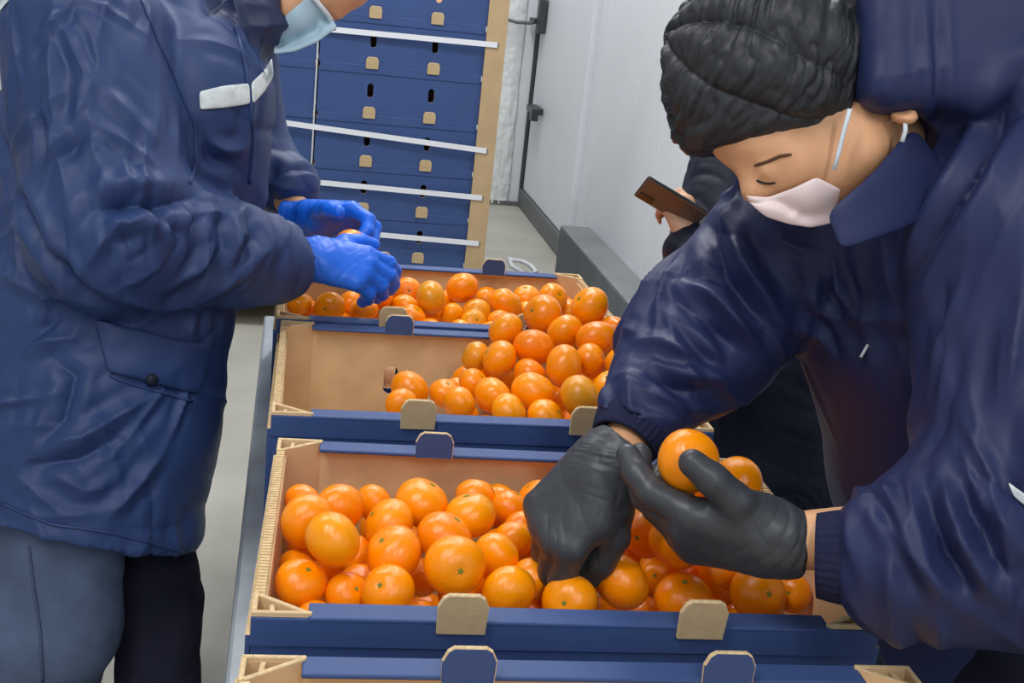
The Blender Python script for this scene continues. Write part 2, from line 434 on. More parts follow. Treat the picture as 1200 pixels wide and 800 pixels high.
def sdf_object(name, fun, lo, hi, h, mats, parent, disp=None, sub=1, smooth_it=2, tint=None):
    V, Q = surface(fun, lo, hi, h)
    V = relax(V, Q, smooth_it)
    bv0 = BVHTree.FromPolygons(V.tolist(), Q.tolist()) if disp is not None and disp.__code__.co_argcount == 3 else None
    for _ in range(sub): V, Q = refine(V, Q)
    me = bpy.data.meshes.new(name)
    me.vertices.add(len(V)); me.vertices.foreach_set('co', V.astype(np.float32).ravel())
    me.loops.add(len(Q) * 4); me.loops.foreach_set('vertex_index', Q.astype(np.int32).ravel())
    me.polygons.add(len(Q)); me.polygons.foreach_set('loop_start', np.arange(0, len(Q) * 4, 4, dtype=np.int32))
    me.update(calc_edges=True); me.validate()
    o = bpy.data.objects.new(name, me); COL.objects.link(o)
    if disp is not None:
        nv = len(me.vertices); co = np.zeros(nv * 3, np.float32); me.vertices.foreach_get('co', co); co = co.reshape(-1, 3).astype(float)
        no = np.zeros(nv * 3, np.float32); me.vertices.foreach_get('normal', no); no = no.reshape(-1, 3)
        co = co + no * (disp(co, no, bv0) if disp.__code__.co_argcount == 3 else disp(co))[:, None]
        me.vertices.foreach_set('co', co.astype(np.float32).ravel())
    me.polygons.foreach_set('use_smooth', [True] * len(me.polygons)); me.update()
    for m_ in ([mats] if isinstance(mats, str) else mats): me.materials.append(MATS[m_])
    if tint is not None:
        nv = len(me.polygons); ce = np.zeros(nv * 3, np.float32); me.polygons.foreach_get('center', ce)
        me.polygons.foreach_set('material_index', tint(ce.reshape(-1, 3).astype(float)).astype(np.int32))
    if parent is not None: o.parent = parent
    return o
def bvh_of(o):
    me = o.data; co = np.zeros(len(me.vertices) * 3, np.float32); me.vertices.foreach_get('co', co)
    ix = np.zeros(len(me.loops), np.int32); me.loops.foreach_get('vertex_index', ix)
    return BVHTree.FromPolygons(co.reshape(-1, 3).tolist(), ix.reshape(-1, 4).tolist())
def hit(bvh, px, py, dmax=9.0):
    v = ray(px, py); L_ = np.linalg.norm(v)
    h_ = bvh.ray_cast(Vector(CAM), Vector(v / L_), dmax)
    return (np.array(h_[0]), np.array(h_[1])) if h_[0] is not None else None
def sheet(name, rows, thick, mats, parent, sub=2, smooth=True):
    """cloth sheet through a grid of points, with thickness"""
    nr, nc = len(rows), len(rows[0]); v = [p for r_ in rows for p in r_]
    f = [(i * nc + j, i * nc + j + 1, (i + 1) * nc + j + 1, (i + 1) * nc + j) for i in range(nr - 1) for j in range(nc - 1)]
    o = link_mesh(name, v, f, mats, parent, smooth)
    md = o.modifiers.new('thick', 'SOLIDIFY'); md.thickness = thick; md.offset = 0
    if sub: s_ = o.modifiers.new('sub', 'SUBSURF'); s_.levels = sub; s_.render_levels = sub
    return o
def patch(name, bvh, corners, nu, nv, off, thick, mats, parent, bulge=0.0, sub=1):
    """cloth piece lying on a garment: corners tl,tr,br,bl (or edge polylines top / bottom) picked on its surface"""
    top, bot = corners
    def along(pl, t):
        n_ = len(pl) - 1; k = min(int(t * n_), n_ - 1); s_ = t * n_ - k
        return np.array(pl[k], float) * (1 - s_) + np.array(pl[k + 1], float) * s_
    rows = []; lastd = None
    for i in range(nv + 1):
        row = []
        for j in range(nu + 1):
            a, b = along(top, j / nu), along(bot, j / nu); q = a + (b - a) * i / nv
            h_ = hit(bvh, *q)
            e = math.sin(math.pi * j / nu) * math.sin(math.pi * i / nv) if bulge else 0
            if h_ is None: row.append([q, None, e])
            else: row.append([q, depth(h_[0]), e])
        rows.append(row)
    ds = [c[1] for r_ in rows for c in r_ if c[1] is not None]; med = float(np.median(ds)) if ds else 1.5
    pts = []
    for r_ in rows:
        pr = []
        for q, d, e in r_:
            if d is None or abs(d - med) > 0.12: d = med
            pr.append(P(q[0], q[1], d - off - bulge * e))
        pts.append(pr)
    return sheet(name, pts, thick, mats, parent, sub)
def surf_line(bvh, pl, step=6, off=0.001):
    out = []
    for (x0, y0), (x1, y1) in zip(pl[:-1], pl[1:]):
        k = max(1, int(math.hypot(x1 - x0, y1 - y0) / step))
        for i in range(k):
            h_ = hit(bvh, x0 + (x1 - x0) * i / k, y0 + (y1 - y0) * i / k)
            if h_ is not None: out.append(h_[0] + h_[1] * off)
    h_ = hit(bvh, *pl[-1])
    if h_ is not None: out.append(h_[0] + h_[1] * off)
    return out
def seam(name, bvh, pl, r, m_, parent):
    pts = surf_line(bvh, pl)
    if len(pts) < 2: return None
    return MB().tube(pts, r, 6).build(name, m_, parent, True)

# ================================================================== THE PLACE
XW = 1.475           # face of the panelled wall on the right
YB = 7.80            # far wall
def struct(o): o['kind'] = 'structure'; return o
struct(MB().box((-4.5, -2.5, -0.05), (XW + 0.3, YB + 0.3, 0)).build('floor', 'floor'))
# right wall: ribbed panels, one object each
wall = empty('wall_right'); struct(wall)
y = -1.0; k = 0
while y < 6.10:
    y1 = min(y + 1.15, 6.13)
    bevel(MB().box((XW, y + 0.003, 0), (XW + 0.1, y1 - 0.003, 3.3)).build('panel', 'ribbed_panel', wall), 0.004)
    y = y1
struct(MB().box((-4.5, YB, 0), (1.19, YB + 0.1, 3.3)).build('wall_back', 'panel'))
struct(MB().box((-4.6, -2.5, 0), (-4.5, YB + 0.1, 3.3)).build('wall_left', 'panel'))
struct(MB().box((-4.6, -2.5, 3.34), (XW + 0.3, YB + 0.3, 3.4)).build('ceiling', 'panel'))
# cold-store door in the right wall
door = empty('door_1', (XW, 6.95, 0)); struct(door)
def dpart(name, a, b, m_, bv=0.0):
    o = MB().box((a[0] - XW, a[1] - 6.95, a[2]), (b[0] - XW, b[1] - 6.95, b[2])).build(name, m_, door)
    if bv: bevel(o, bv)
    return o
dpart('door_leaf', (XW - 0.035, 6.15, 0.13), (XW + 0.06, 7.66, 3.0), 'panel', 0.006)
dpart('bottom_rail', (XW - 0.05, 6.08, 0.0), (XW + 0.02, 7.74, 0.125), 'channel', 0.008)
dpart('gasket', (XW - 0.045, 7.665, 0.02), (XW + 0.04, 7.78, 3.0), 'rubber', 0.008)
hz = at_x(627, 128, XW - 0.06)
hp = MB(); c_ = np.array([XW - 0.06, hz[1], hz[2]]) - np.array([XW, 6.95, 0])
hp.box(c_ + [-0.04, -0.16, -0.02], c_ + [0.03, 0.10, 0.022]); hp.box(c_ + [-0.055, -0.20, -0.055], c_ + [-0.01, -0.13, 0.022])
bevel(hp.build('latch', 'darksteel', door), 0.006)
ho = at_x(634, 22, XW - 0.06); c2_ = np.array([XW - 0.06, ho[1], ho[2]]) - np.array([XW, 6.95, 0])
hk = MB(); hk.box(c2_ + [-0.03, -0.09, -0.09], c2_ + [0.02, 0.0, 0.12]); hk.box(c2_ + [-0.05, -0.03, -0.03], c2_ + [0.03, 0.14, 0.0])
bevel(hk.build('hinge', 'darksteel', door), 0.006)
# white jamb wrapped in film, at the far end of the door
jx0, jx1 = 1.20, 1.425
jamb = empty('trim_1', (1.3, 7.78, 0)); struct(jamb)
def jpart(name, a, b, m_, bv): return bevel(MB().box(np.array(a) - [1.3, 7.78, 0], np.array(b) - [1.3, 7.78, 0]).build(name, m_, jamb), bv)
jpart('jamb_post', (1.345, 7.74, 0.0), (1.43, 7.90, 3.2), 'panel', 0.01)
# film wrap with crumpled lower end
fv, ff = [], []
nz_, nx_ = 70, 14
for i in range(nz_ + 1):
    z = 0.01 + 3.1 * (i / nz_) ** 1.5; cr = 0.018 if z < 0.75 else 0.004
    for j in range(nx_ + 1):
        a = j / nx_; n_ = vnoise(np.array([[a * 5.0, z * 9.0, 3.3]]))[0]
        fv.append((1.205 + 0.145 * a - 1.3 + cr * 0.3 * n_, -0.055 - 0.02 * math.sin(math.pi * a) - cr * abs(n_), z))
fb = len(fv); fv += [(x, 0.10, z) for x, y_, z in fv]
for i in range(nz_):
    for j in range(nx_):
        a = i * (nx_ + 1) + j; ff.append((a, a + 1, a + nx_ + 2, a + nx_ + 1)); ff.append((fb + a + nx_ + 1, fb + a + nx_ + 2, fb + a + 1, fb + a))
    a = i * (nx_ + 1); ff.append((a + nx_ + 1, fb + a + nx_ + 1, fb + a, a)); a += nx_; ff.append((a, fb + a, fb + a + nx_ + 1, a + nx_ + 1))
link_mesh('film_wrap', fv, ff, 'film', jamb, True)
jpart('base_strip', (1.19, 7.70, 0.0), (1.44, 7.715, 0.03), 'channel', 0.003)
cable = [at_y(590, 14, 7.68), at_y(592, 22, 7.66), at_y(605, 26, 7.64), at_y(622, 27, 7.6), at_y(634, 24, 7.5)]
tag(MB().tube(cable, 0.012, 8).build('wire_loop', 'channel', None, True), 'thin grey wire looped from the white door jamb to the hinge', 'wire')
# concrete kerb at the foot of the wall
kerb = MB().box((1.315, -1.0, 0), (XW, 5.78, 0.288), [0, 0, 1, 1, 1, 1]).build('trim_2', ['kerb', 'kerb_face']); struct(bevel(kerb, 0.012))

# ------------------------------------------------------------------ cardboard tray boxes
W, D, H = 0.69, 0.46, 0.207
TOP = 0.828
TAB_U = (0.315, 0.695)
def make_box():
    root = empty('fruit_box')
    t = 0.006
    MB().box((0.005, 0.005, 0), (W - 0.005, D - 0.005, t), [0, 1, 0, 0, 0, 0]).build('base_panel', ['blue_print', 'kraft'], root)
    slots = [(u * W, 0.105, 0.026, 0.058) for u in TAB_U]
    fw = plate_with_slots('long_wall', W, H, t, slots, ['blue_print', 'kraft'], root)
    bw = fw.copy(); COL.objects.link(bw); bw.parent = root; bw.location = (W, D, 0); bw.rotation_euler = (0, 0, math.pi)
    # overlap band along the top of each long wall
    band = MB().box((0.0, -0.003, H - 0.034), (W, 0.0, H)).build('fold_band', 'blue_print', root); bevel(band, 0.0015)
    b2 = band.copy(); COL.objects.link(b2); b2.parent = root; b2.location = (W, D, 0); b2.rotation_euler = (0, 0, math.pi)
    # end walls: doubled, with a raw corrugated top edge
    e = MB(); n_ = 110
    for i in range(n_):
        y0, y1 = 0.042 + (D - 0.084) * i / n_, 0.042 + (D - 0.084) * (i + 1) / n_
        dz = 0.0012 * (1 if i % 2 else -1)
        e.box((0.001, y0, 0), (0.0115, y1, H + 0.002 + dz * 0.6), [0, 1, 1, 1, 1, 1])
    ew = e.build('end_wall', ['blue_print', 'kraft_edge'], root)
    sk = MB().box((-0.005, 0.0, 0), (0.001, D, H - 0.022), [0, 1, 0, 0, 0, 0]).build('end_skin', ['blue_print', 'kraft_edge'], ew)
    lin = MB().box((0.0115, 0.03, 0.006), (0.014, D - 0.03, H - 0.006)).build('end_lining', 'kraft', ew)
    e2 = ew.copy(); COL.objects.link(e2); e2.parent = root; e2.location = (W, D, 0); e2.rotation_euler = (0, 0, math.pi)
    for ch in (sk, lin):
        c = ch.copy(); COL.objects.link(c); c.parent = e2
    # folded-in top flanges, blue above, kraft below
    for yy in (0, 1):
        fl = MB().box((0.058, -0.0035, H - 0.004), (W - 0.058, 0.028, H + 0.0015), [1, 0, 0, 0, 0, 0]).build('top_flange', ['blue_print', 'kraft'], root); bevel(fl, 0.002)
        if yy: fl.location = (W, D, 0); fl.rotation_euler = (0, 0, math.pi)
    # hollow triangular corner posts
    def post(lx, ly):
        o_ = [(0.0, 0.0), (lx, 0.0), (lx, 0.009), (0.009, ly), (0.0, ly)]
        m_ = MB(); zt = H + 0.005; th = 0.0055
        KE = [1, 0, 1, 1, 1, 1]; m_.box((0, 0.0005, 0), (lx, th, zt), KE); m_.box((0.0, th, 0), (th, ly, zt), KE)
        a = np.array([lx - 0.001, th]); b = np.array([th, ly]); d_ = unit(b - a); n_2 = np.array([-d_[1], d_[0]]) * th
        if n_2[0] > 0: n_2 = -n_2
        m_.prism([tuple(a), tuple(b), tuple(b + n_2), tuple(a + n_2)], 0, zt - 0.001, KE)
        a2 = np.array([lx * 0.30, th]); m_.prism([tuple(a2), (a2[0] + th, a2[1]), (lx * 0.34 + th - 0.004, ly * 0.55), (lx * 0.34 - 0.004, ly * 0.55)], 0, zt - 0.004, KE)
        return m_
    pm = post(0.062, 0.042).build('corner_post', ['kraft_edge', 'kraft'], root); bevel(pm, 0.001, 1)
    p2 = pm.copy(); COL.objects.link(p2); p2.parent = root; p2.location = (W, D, 0); p2.rotation_euler = (0, 0, math.pi)
    for loc, sx, sy in (((W, 0, 0), -1, 1), ((0, D, 0), 1, -1)):
        p3 = pm.copy(); p3.data = pm.data.copy(); COL.objects.link(p3); p3.parent = root; p3.location = loc
        for v in p3.data.vertices: v.co.x *= sx; v.co.y *= sy
        p3.data.flip_normals()
    # locking tabs
    tw = 0.052
    def tab_mesh(z0, th_):
        pl = [(-tw / 2, -0.012), (-tw / 2 + 0.002, -0.016), (tw / 2 - 0.002, -0.016), (tw / 2, -0.012), (tw / 2 + 0.001, th_ * 0.6), (tw / 2 - 0.004, th_ - 0.004), (tw / 2 - 0.010, th_), (-tw / 2 + 0.010, th_), (-tw / 2 + 0.004, th_ - 0.004), (-tw / 2 - 0.001, th_ * 0.6)]
        pl = [(x, z if z > 0 else z0) for x, z in pl]
        nn = len(pl)
        v = [(x, 0, z) for x, z in pl] + [(x, 0.006, z) for x, z in pl]
        f = [tuple(range(nn)), tuple(range(2 * nn - 1, nn - 1, -1))] + [(i, nn + i, nn + (i + 1) % nn, (i + 1) % nn) for i in range(nn)]
        return v, f, [0, 1] + [2] * nn
    v, f, fm = tab_mesh(-0.012, 0.037)
    first = None
    for u in TAB_U:
        if first is None:
            o = first = link_mesh('locking_tab', v, f, ['kraft_tab', 'blue_print', 'kraft_edge'], root, False, fm); bevel(o, 0.0012, 1)
        else: o = first.copy(); COL.objects.link(o); o.parent = root
        o.location = (u * W, -0.0095, H); o.rotation_euler = (math.radians(4), 0, 0)
    back = None; v, f, fm = tab_mesh(-0.003, 0.036)
    for u in TAB_U:
        if back is None:
            o = back = link_mesh('locking_tab', v, f, ['blue_print', 'kraft_tab', 'kraft_edge'], root, False, fm); bevel(o, 0.0012, 1)
        else: o = back.copy(); COL.objects.link(o); o.parent = root
        o.location = (u * W, D - 0.034, H); o.rotation_euler = (math.radians(-3), 0, 0)
    return root
box0 = make_box()
BOXES = [  # x0, y0, yaw, label
    (-0.0086, 2.0994, 0.0177, 'blue cardboard box of mandarins under the blue gloved hands, farthest in the row'),
    (0.0040, 1.6153, 0.0080, 'half empty blue cardboard box with mandarins heaped at its right end'),
    (0.0089, 1.0594, -0.0196, 'full blue cardboard box of mandarins under the black gloved hands'),
    (-0.0043, 0.5247, -0.0198, 'nearest blue cardboard box, only its back rim in view at the bottom')]
for i, (bx_, by_, a_, lab) in enumerate(BOXES):
    b = box0 if i == 0 else copy_tree(box0)
    b.location = (bx_, by_, TOP - H); b.rotation_euler = (0, 0, a_)
    tag(b, lab, 'box', 'open fruit boxes on the sorting table')
def in_box(i, p):      # world -> box-local
    x0, y0, a, _ = BOXES[i]; dx, dy = p[0] - x0, p[1] - y0
    return np.array([math.cos(a) * dx + math.sin(a) * dy, -math.sin(a) * dx + math.cos(a) * dy, p[2] - (TOP - H)])
def out_box(i, q):
    x0, y0, a, _ = BOXES[i]
    return np.array([x0 + math.cos(a) * q[0] - math.sin(a) * q[1], y0 + math.sin(a) * q[0] + math.cos(a) * q[1], q[2] + TOP - H])

# steel sorting table under the row
tb = empty('sorting_table', (0.33, 1.6, 0), 0.020)
bevel(MB().box((-0.364, -1.3, TOP - H - 0.031), (0.41, 1.20, TOP - H - 0.001)).build('table_top', 'steel', tb), 0.006)
for lx in (-0.33, 0.36):
    for ly in (-1.2, 0.0, 1.12):
        MB().tube([(lx, ly, 0.002), (lx, ly, TOP - H - 0.03)], 0.02, 10).build('leg', 'steel', tb, True)
MB().box((-0.33, -1.2, 0.2), (-0.30, 1.12, 0.23)).build('brace', 'steel', tb)
tag(tb, 'steel sorting table carrying the row of open fruit boxes', 'table')

# ------------------------------------------------------------------ palletised stack behind
YS = 4.66; KS = 0.193 / H
SX0, SX1 = 0.041, 0.68
ks = (SX1 - SX0 - 0.002) / W
pal = empty('pallet', (0.02, YS + 0.3, 0))
for i in range(6): MB().box((-0.72, -0.33 + i * 0.19, 0.105), (0.68, -0.33 + i * 0.19 + 0.13, 0.127)).build('deck_board', 'wood', pal)
for xx in (-0.72, -0.08, 0.56): MB().box((xx, -0.33, 0.002), (xx + 0.12, 0.75, 0.105)).build('runner', 'wood', pal)
tag(pal, 'wooden pallet under the tall stack of blue boxes', 'pallet')
order = ['bottom', 'second', 'third', 'fourth', 'fifth', 'sixth', 'seventh']
for col_ in (1, 0):
    for l in range(7):
        b = copy_tree(box0); b.scale = (ks, 0.93, KS)
        b.location = (SX0 + 0.001 if col_ else SX0 - (SX1 - SX0) - 0.018, YS, 0.129 + l * 0.1932)
        side = 'right hand column beside the tan corner board' if col_ else 'left hand column behind the man in blue gloves'
        tag(b, 'stacked blue box, %s from the floor, %s' % (order[l], side), 'box', 'blue boxes strapped on the pallet')
cb = MB(); cb.box((SX1 + 0.002, YS - 0.008, 0.13), (SX1 + 0.082, YS + 0.002, 1.62)); cb.box((SX1 + 0.072, YS + 0.002, 0.13), (SX1 + 0.082, YS + 0.09, 1.62))
tag(bevel(cb.build('corner_board', 'board'), 0.002), 'tan cardboard corner board on the right edge of the box stack', 'edge board')
straps = [((330, 29), (584, 53), 'topmost'), ((310, 140.5), (571, 177), 'second from top'), ((330, 209.5), (566, 232), 'third from top'), ((400, 271), (562, 285.5), 'lowest visible')]
for (a, b, nm) in straps:
    p0, p1 = at_y(*a, YS - 0.012), at_y(*b, YS - 0.012); n_ = 12; w2 = 0.0105
    sl = (p1[2] - p0[2]) / (p1[0] - p0[0]); xl = SX0 - (SX1 - SX0) - 0.004; ext = np.array([xl - 0.002, YS, p1[2] + sl * (xl - p1[0])])
    m_ = MB(); vs = []
    for q in (ext, p1):
        vs += [(q[0], YS - 0.0135, q[2] - w2), (q[0], YS - 0.0135, q[2] + w2), (q[0], YS - 0.0105, q[2] + w2), (q[0], YS - 0.0105, q[2] - w2)]
    m_.add(vs, [(0, 1, 2, 3), (7, 6, 5, 4), (0, 4, 5, 1), (1, 5, 6, 2), (2, 6, 7, 3), (3, 7, 4, 0)])
    m_.box((p1[0] - 0.003, YS - 0.0135, p1[2] - w2), (p1[0], YS + 0.10, p1[2] + w2))
    tag(m_.build('strap', 'strap'), 'white plastic strap across the blue box stack, %s' % nm, 'strap', 'straps round the box stack')
# stray white strap loop on the floor beyond the far box
lp = [at_z(*q, 0.008) for q in ((596, 303), (600, 304.5), (612, 306), (622, 311), (628, 318), (620, 322), (600, 312), (596, 303))]
tag(MB().tube(lp, 0.012, 6).build('strap_offcut', 'strap', None, True), 'loose white strap offcut on the floor behind the far box', 'strap')

# ------------------------------------------------------------------ mandarins
def make_fruit(mname, seed):
    rnd = random.Random(seed); nu, nv = 28, 18
    ph = [rnd.uniform(0, 6.28) for _ in range(6)]; lob = rnd.choice((8, 9, 10)); lump = rnd.uniform(0.008, 0.022)
    v = [(0, 0, 0.0)]; rings = []
    for i in range(1, nv):
        th = math.pi * i / nv; row = []
        for j in range(nu):
            a = 2 * math.pi * j / nu
            r_ = 1 + lump * math.sin(2 * a + ph[0]) * math.sin(th) + 0.012 * math.sin(3 * a + ph[1] + th * 2) + 0.010 * math.sin(lob * a + ph[2]) * (math.cos(th) ** 2)
            z = math.cos(th) * 0.86
            if th < 0.6: z -= 0.10 * (1 - th / 0.6) ** 1.6
            if th > math.pi - 0.5: z += 0.07 * (1 - (math.pi - th) / 0.5) ** 1.5
            row.append(len(v)); v.append((math.sin(th) * r_ * math.cos(a), math.sin(th) * r_ * math.sin(a), z * (1 + lump * 0.6 * math.sin(a + ph[3]))))
        rings.append(row)
    v[0] = (0, 0, 0.755); v.append((0, 0, -0.785)); last = len(v) - 1
    f = []
    for j in range(nu):
        f.append((0, rings[0][j], rings[0][(j + 1) % nu])); f.append((last, rings[-1][(j + 1) % nu], rings[-1][j]))
    for i in range(len(rings) - 1):
        for j in range(nu): f.append((rings[i][j], rings[i + 1][j], rings[i + 1][(j + 1) % nu], rings[i][(j + 1) % nu]))
    me = bpy.data.meshes.new('mandarin'); me.from_pydata(v, [], f); me.update(); me.materials.append(MATS[mname])
    me.polygons.foreach_set('use_smooth', [True] * len(me.polygons))
    return me
def calyx_mesh():
    v, f = [(0, 0, 0.80)], []
    for j in range(10):
        a = 2 * math.pi * j / 10; r_ = 0.13 if j % 2 == 0 else 0.06
        v.append((r_ * math.cos(a), r_ * math.sin(a), 0.785 if j % 2 else 0.80))
    for j in range(10): v.append((v[1 + j][0], v[1 + j][1], v[1 + j][2] - 0.04))
    for j in range(10):
        k = (j + 1) % 10; f.append((0, 1 + j, 1 + k)); f.append((1 + j, 11 + j, 11 + k, 1 + k))
    me = bpy.data.meshes.new('calyx'); me.from_pydata(v, [], f); me.update(); me.materials.append(MATS['calyx']); return me
FRUIT = [make_fruit('peel', k) for k in range(6)]; FRUIT_G = [make_fruit('peel_green', 20 + k) for k in range(2)]; CALYX = calyx_mesh()
def fruit(p, r, label, group, green=False, rot=None, calyx=True):
    o = bpy.data.objects.new('mandarin', random.choice(FRUIT_G if green else FRUIT)); COL.objects.link(o)
    o.location = p; o.scale = (r, r, r)
    o.rotation_euler = rot if rot else (random.uniform(-1.5, 1.5), random.uniform(-1.2, 1.2), random.uniform(0, 6.28))
    tag(o, label, 'mandarin', group)
    if calyx:
        c = bpy.data.objects.new('calyx', CALYX); COL.objects.link(c); c.parent = o
    return o
Fs = []      # dicts: p, r, box, green, vis
def c6(x, y, r_): return 270 + x / 2.6667, 500 + y / 2.6667, r_ / 2.6667
def c7(x, y, r_): return 600 + x / 2.6667, 400 + y / 2.6667, r_ / 2.6667
def c5(x, y, r_): return 300 + x / 2.6667, 230 + y / 2.6667, r_ / 2.6667
def addz(b, q, dz, green=False):
    p = at_z(q[0], q[1], TOP + dz); Fs.append(dict(p=p, r=float(np.clip(q[2] * depth(p) / F, 0.024, 0.037)), b=b, g=green))
def addy(b, q, y_, green=False):
    p = at_y(q[0], q[1], y_); Fs.append(dict(p=p, r=float(np.clip(q[2] * depth(p) / F, 0.026, 0.038)), b=b, g=green))
for x, y, r_, dz in [(228, 292, 86, -.005), (200, 235, 60, -.03), (335, 255, 80, -.01), (290, 397, 93, .0), (205, 485, 85, -.03), (448, 238, 62, -.03),
                     (495, 307, 83, -.02), (592, 242, 88, -.012), (775, 220, 65, -.03), (750, 277, 83, -.012), (670, 345, 90, -.012), (508, 422, 92, -.012),
                     (705, 462, 97, -.012), (510, 515, 85, -.03), (365, 515, 72, -.04), (832, 405, 75, -.02), (892, 352, 66, -.03), (905, 238, 62, -.03),
                     (870, 512, 85, -.02), (400, 395, 62, -.055), (958, 480, 66, -.04), (1060, 545, 87, -.025), (560, 575, 66, -.05), (250, 570, 62, -.05),
                     (715, 540, 64, -.045), (170, 440, 50, -.06), (975, 400, 55, -.05), (600, 470, 60, -.065), (640, 270, 50, -.065)]:
    addz(2, c6(x, y, r_), dz)
for x, y, r_, dz in [(418, 602, 80, -.01), (428, 545, 66, -.025), (535, 595, 56, -.03), (520, 672, 92, .0), (530, 760, 92, -.03), (342, 752, 92, -.02),
                     (655, 715, 78, -.03), (765, 785, 90, -.03), (880, 785, 62, -.04), (215, 745, 60, -.05), (90, 750, 60, -.045), (350, 660, 60, -.05),
                     (40, 500, 62, -.03), (30, 590, 62, -.035), (760, 700, 70, -.045), (620, 470, 60, -.035), (690, 600, 70, -.04), (840, 690, 70, -.05)]:
    addz(2, c7(x, y, r_), dz)
addy(2, (892, 566, 31), 1.40)
for x, y, r_, yy, g in [(790, 672, 60, 1.69, 0), (912, 690, 64, 1.69, 0), (1005, 630, 70, 1.70, 1), (455, 650, 40, 1.70, 0), (480, 602, 62, 1.79, 0), (590, 615, 50, 1.82, 0),
                        (635, 648, 56, 1.72, 0), (680, 582, 48, 1.84, 0), (740, 622, 62, 1.755, 0), (866, 612, 76, 1.76, 0), (685, 500, 50, 1.94, 1), (762, 507, 60, 1.89, 0),
                        (865, 477, 66, 1.91, 0), (960, 532, 76, 1.83, 0), (780, 417, 58, 1.98, 0), (1066, 512, 54, 1.86, 0), (1045, 442, 64, 1.93, 0), (975, 424, 60, 1.97, 0),
                        (900, 372, 70, 2.03, 0), (1048, 350, 68, 2.03, 0), (1112, 416, 52, 2.0, 0), (860, 550, 55, 1.86, 0), (1110, 600, 62, 1.76, 0), (1130, 520, 62, 1.84, 0)]:
    addy(1, c5(x, y, r_), yy, bool(g))
addy(1, (819, 487, 24), 1.67, True)
for x, y, r_, dz, g in [(655, 306, 55, -.015, 0), (860, 322, 46, -.03, 0), (935, 330, 46, -.03, 0), (785, 345, 56, -.03, 0), (535, 332, 58, -.02, 1), (475, 296, 44, -.03, 0),
                        (585, 328, 40, -.045, 0), (405, 320, 48, -.03, 0), (500, 368, 46, -.04, 0), (682, 354, 50, -.04, 1), (612, 368, 38, -.045, 0), (680, 388, 42, -.05, 1),
                        (135, 340, 40, -.03, 0), (230, 350, 50, -.03, 0), (335, 356, 46, -.035, 0), (175, 362, 40, -.05, 0), (450, 345, 44, -.045, 0), (350, 318, 34, -.05, 0),
                        (765, 392, 44, -.05, 0), (840, 360, 44, -.045, 0), (290, 340, 40, -.04, 0), (990, 350, 46, -.045, 0), (725, 320, 40, -.055, 0), (260, 380, 40, -.06, 0), (420, 378, 40, -.06, 0)]:
    addz(0, c5(x, y, r_), dz, bool(g))
VIS = len(Fs)
# the layer underneath, seen only in the gaps
rr = random.Random(3)
for b in (0, 1, 2):
    for l in range(4):
        ny = 7; nx = 10
        for i in range(nx):
            for j in range(ny):
                r_ = 0.031; q = np.array([0.05 + i * 0.0655 + (0.03 if (j + l) % 2 else 0), 0.046 + j * 0.0605, 0.006 + r_ + (3 - l) * 0.036])
                if q[0] > W - 0.046 or q[1] > D - 0.04: continue
                if b == 1 and q[0] < 0.30 + 0.07 * l: continue
                q[:2] += [rr.uniform(-.003, .003), rr.uniform(-.003, .003)]
                p = out_box(b, q)
                if any(np.linalg.norm(p - f_['p']) < (r_ + f_['r']) * 0.90 for f_ in Fs): continue
                cover = any(f_['b'] == b and f_['p'][2] > p[2] + 0.01 and np.linalg.norm((p - f_['p'])[:2]) < 0.075 for f_ in Fs[:VIS])
                if not cover: continue
                Fs.append(dict(p=p, r=r_, b=b, g=False, fill=True))
# keep of that layer only what shows through the gaps (from here or from a step aside)
def shows(k):
    f_ = Fs[k]; C_ = np.array([g['p'] for g in Fs]); R_ = np.array([g['r'] for g in Fs]); n_ok = 0
    for cx in (-0.35, 0.0, 0.35):
        eye = CAM + np.array([cx, 0, 0.0]); w_ = unit(eye - f_['p']); a_, b_ = basis(w_)[1:]
        for rr_ in (0.0, 0.45, 0.8):
            for th in range(1 if rr_ == 0 else 8):
                pt = f_['p'] + f_['r'] * (w_ * math.sqrt(1 - rr_ * rr_) + rr_ * (math.cos(th * 0.785) * a_ + math.sin(th * 0.785) * b_))
                d_ = eye - pt; L_ = np.linalg.norm(d_); d_ = d_ / L_
                t = (C_ - pt) @ d_; dist = np.linalg.norm(C_ - pt - t[:, None] * d_, axis=1)
                bl = (t > 0) & (dist < R_ * 0.97); bl[k] = False
                if bl.any(): continue
                y0 = BOXES[f_['b']][1]; tt = (y0 - pt[1]) / d_[1]
                if tt > 0 and (pt + d_ * tt)[2] < TOP: continue
                n_ok += 1
    return n_ok >= 1
Fs = [f_ for k, f_ in enumerate(Fs) if k < VIS or shows(k)]
# settle: push overlapping fruit apart, keep inside the box
PP = np.array([f_['p'] for f_ in Fs]); RR = np.array([f_['r'] for f_ in Fs]); WT = np.array([1.0 if f_.get('fill') else 0.35 for f_ in Fs])
for it in range(60):
    dv = PP[None] - PP[:, None]; n_ = np.linalg.norm(dv, axis=2) + np.eye(len(PP)); mn = (RR[:, None] + RR[None]) * 0.96
    ov = np.where((n_ < mn) & ~np.eye(len(PP), dtype=bool), mn - n_, 0)
    sh = -(dv / n_[..., None] * ov[..., None] * (WT[:, None] / (WT[:, None] + WT[None]))[..., None]).sum(1)
    PP = PP + 0.5 * sh
    for k, f_ in enumerate(Fs):
        q = in_box(f_['b'], PP[k]); r_ = RR[k]; q[2] = max(q[2], 0.006 + r_ * 0.9)
        if q[2] < H + 0.6 * r_:
            q[0] = min(max(q[0], 0.016 + r_), W - 0.016 - r_); q[1] = min(max(q[1], 0.007 + r_), D - 0.007 - r_)
        PP[k] = out_box(f_['b'], q)
for k, f_ in enumerate(Fs): f_['p'] = PP[k]
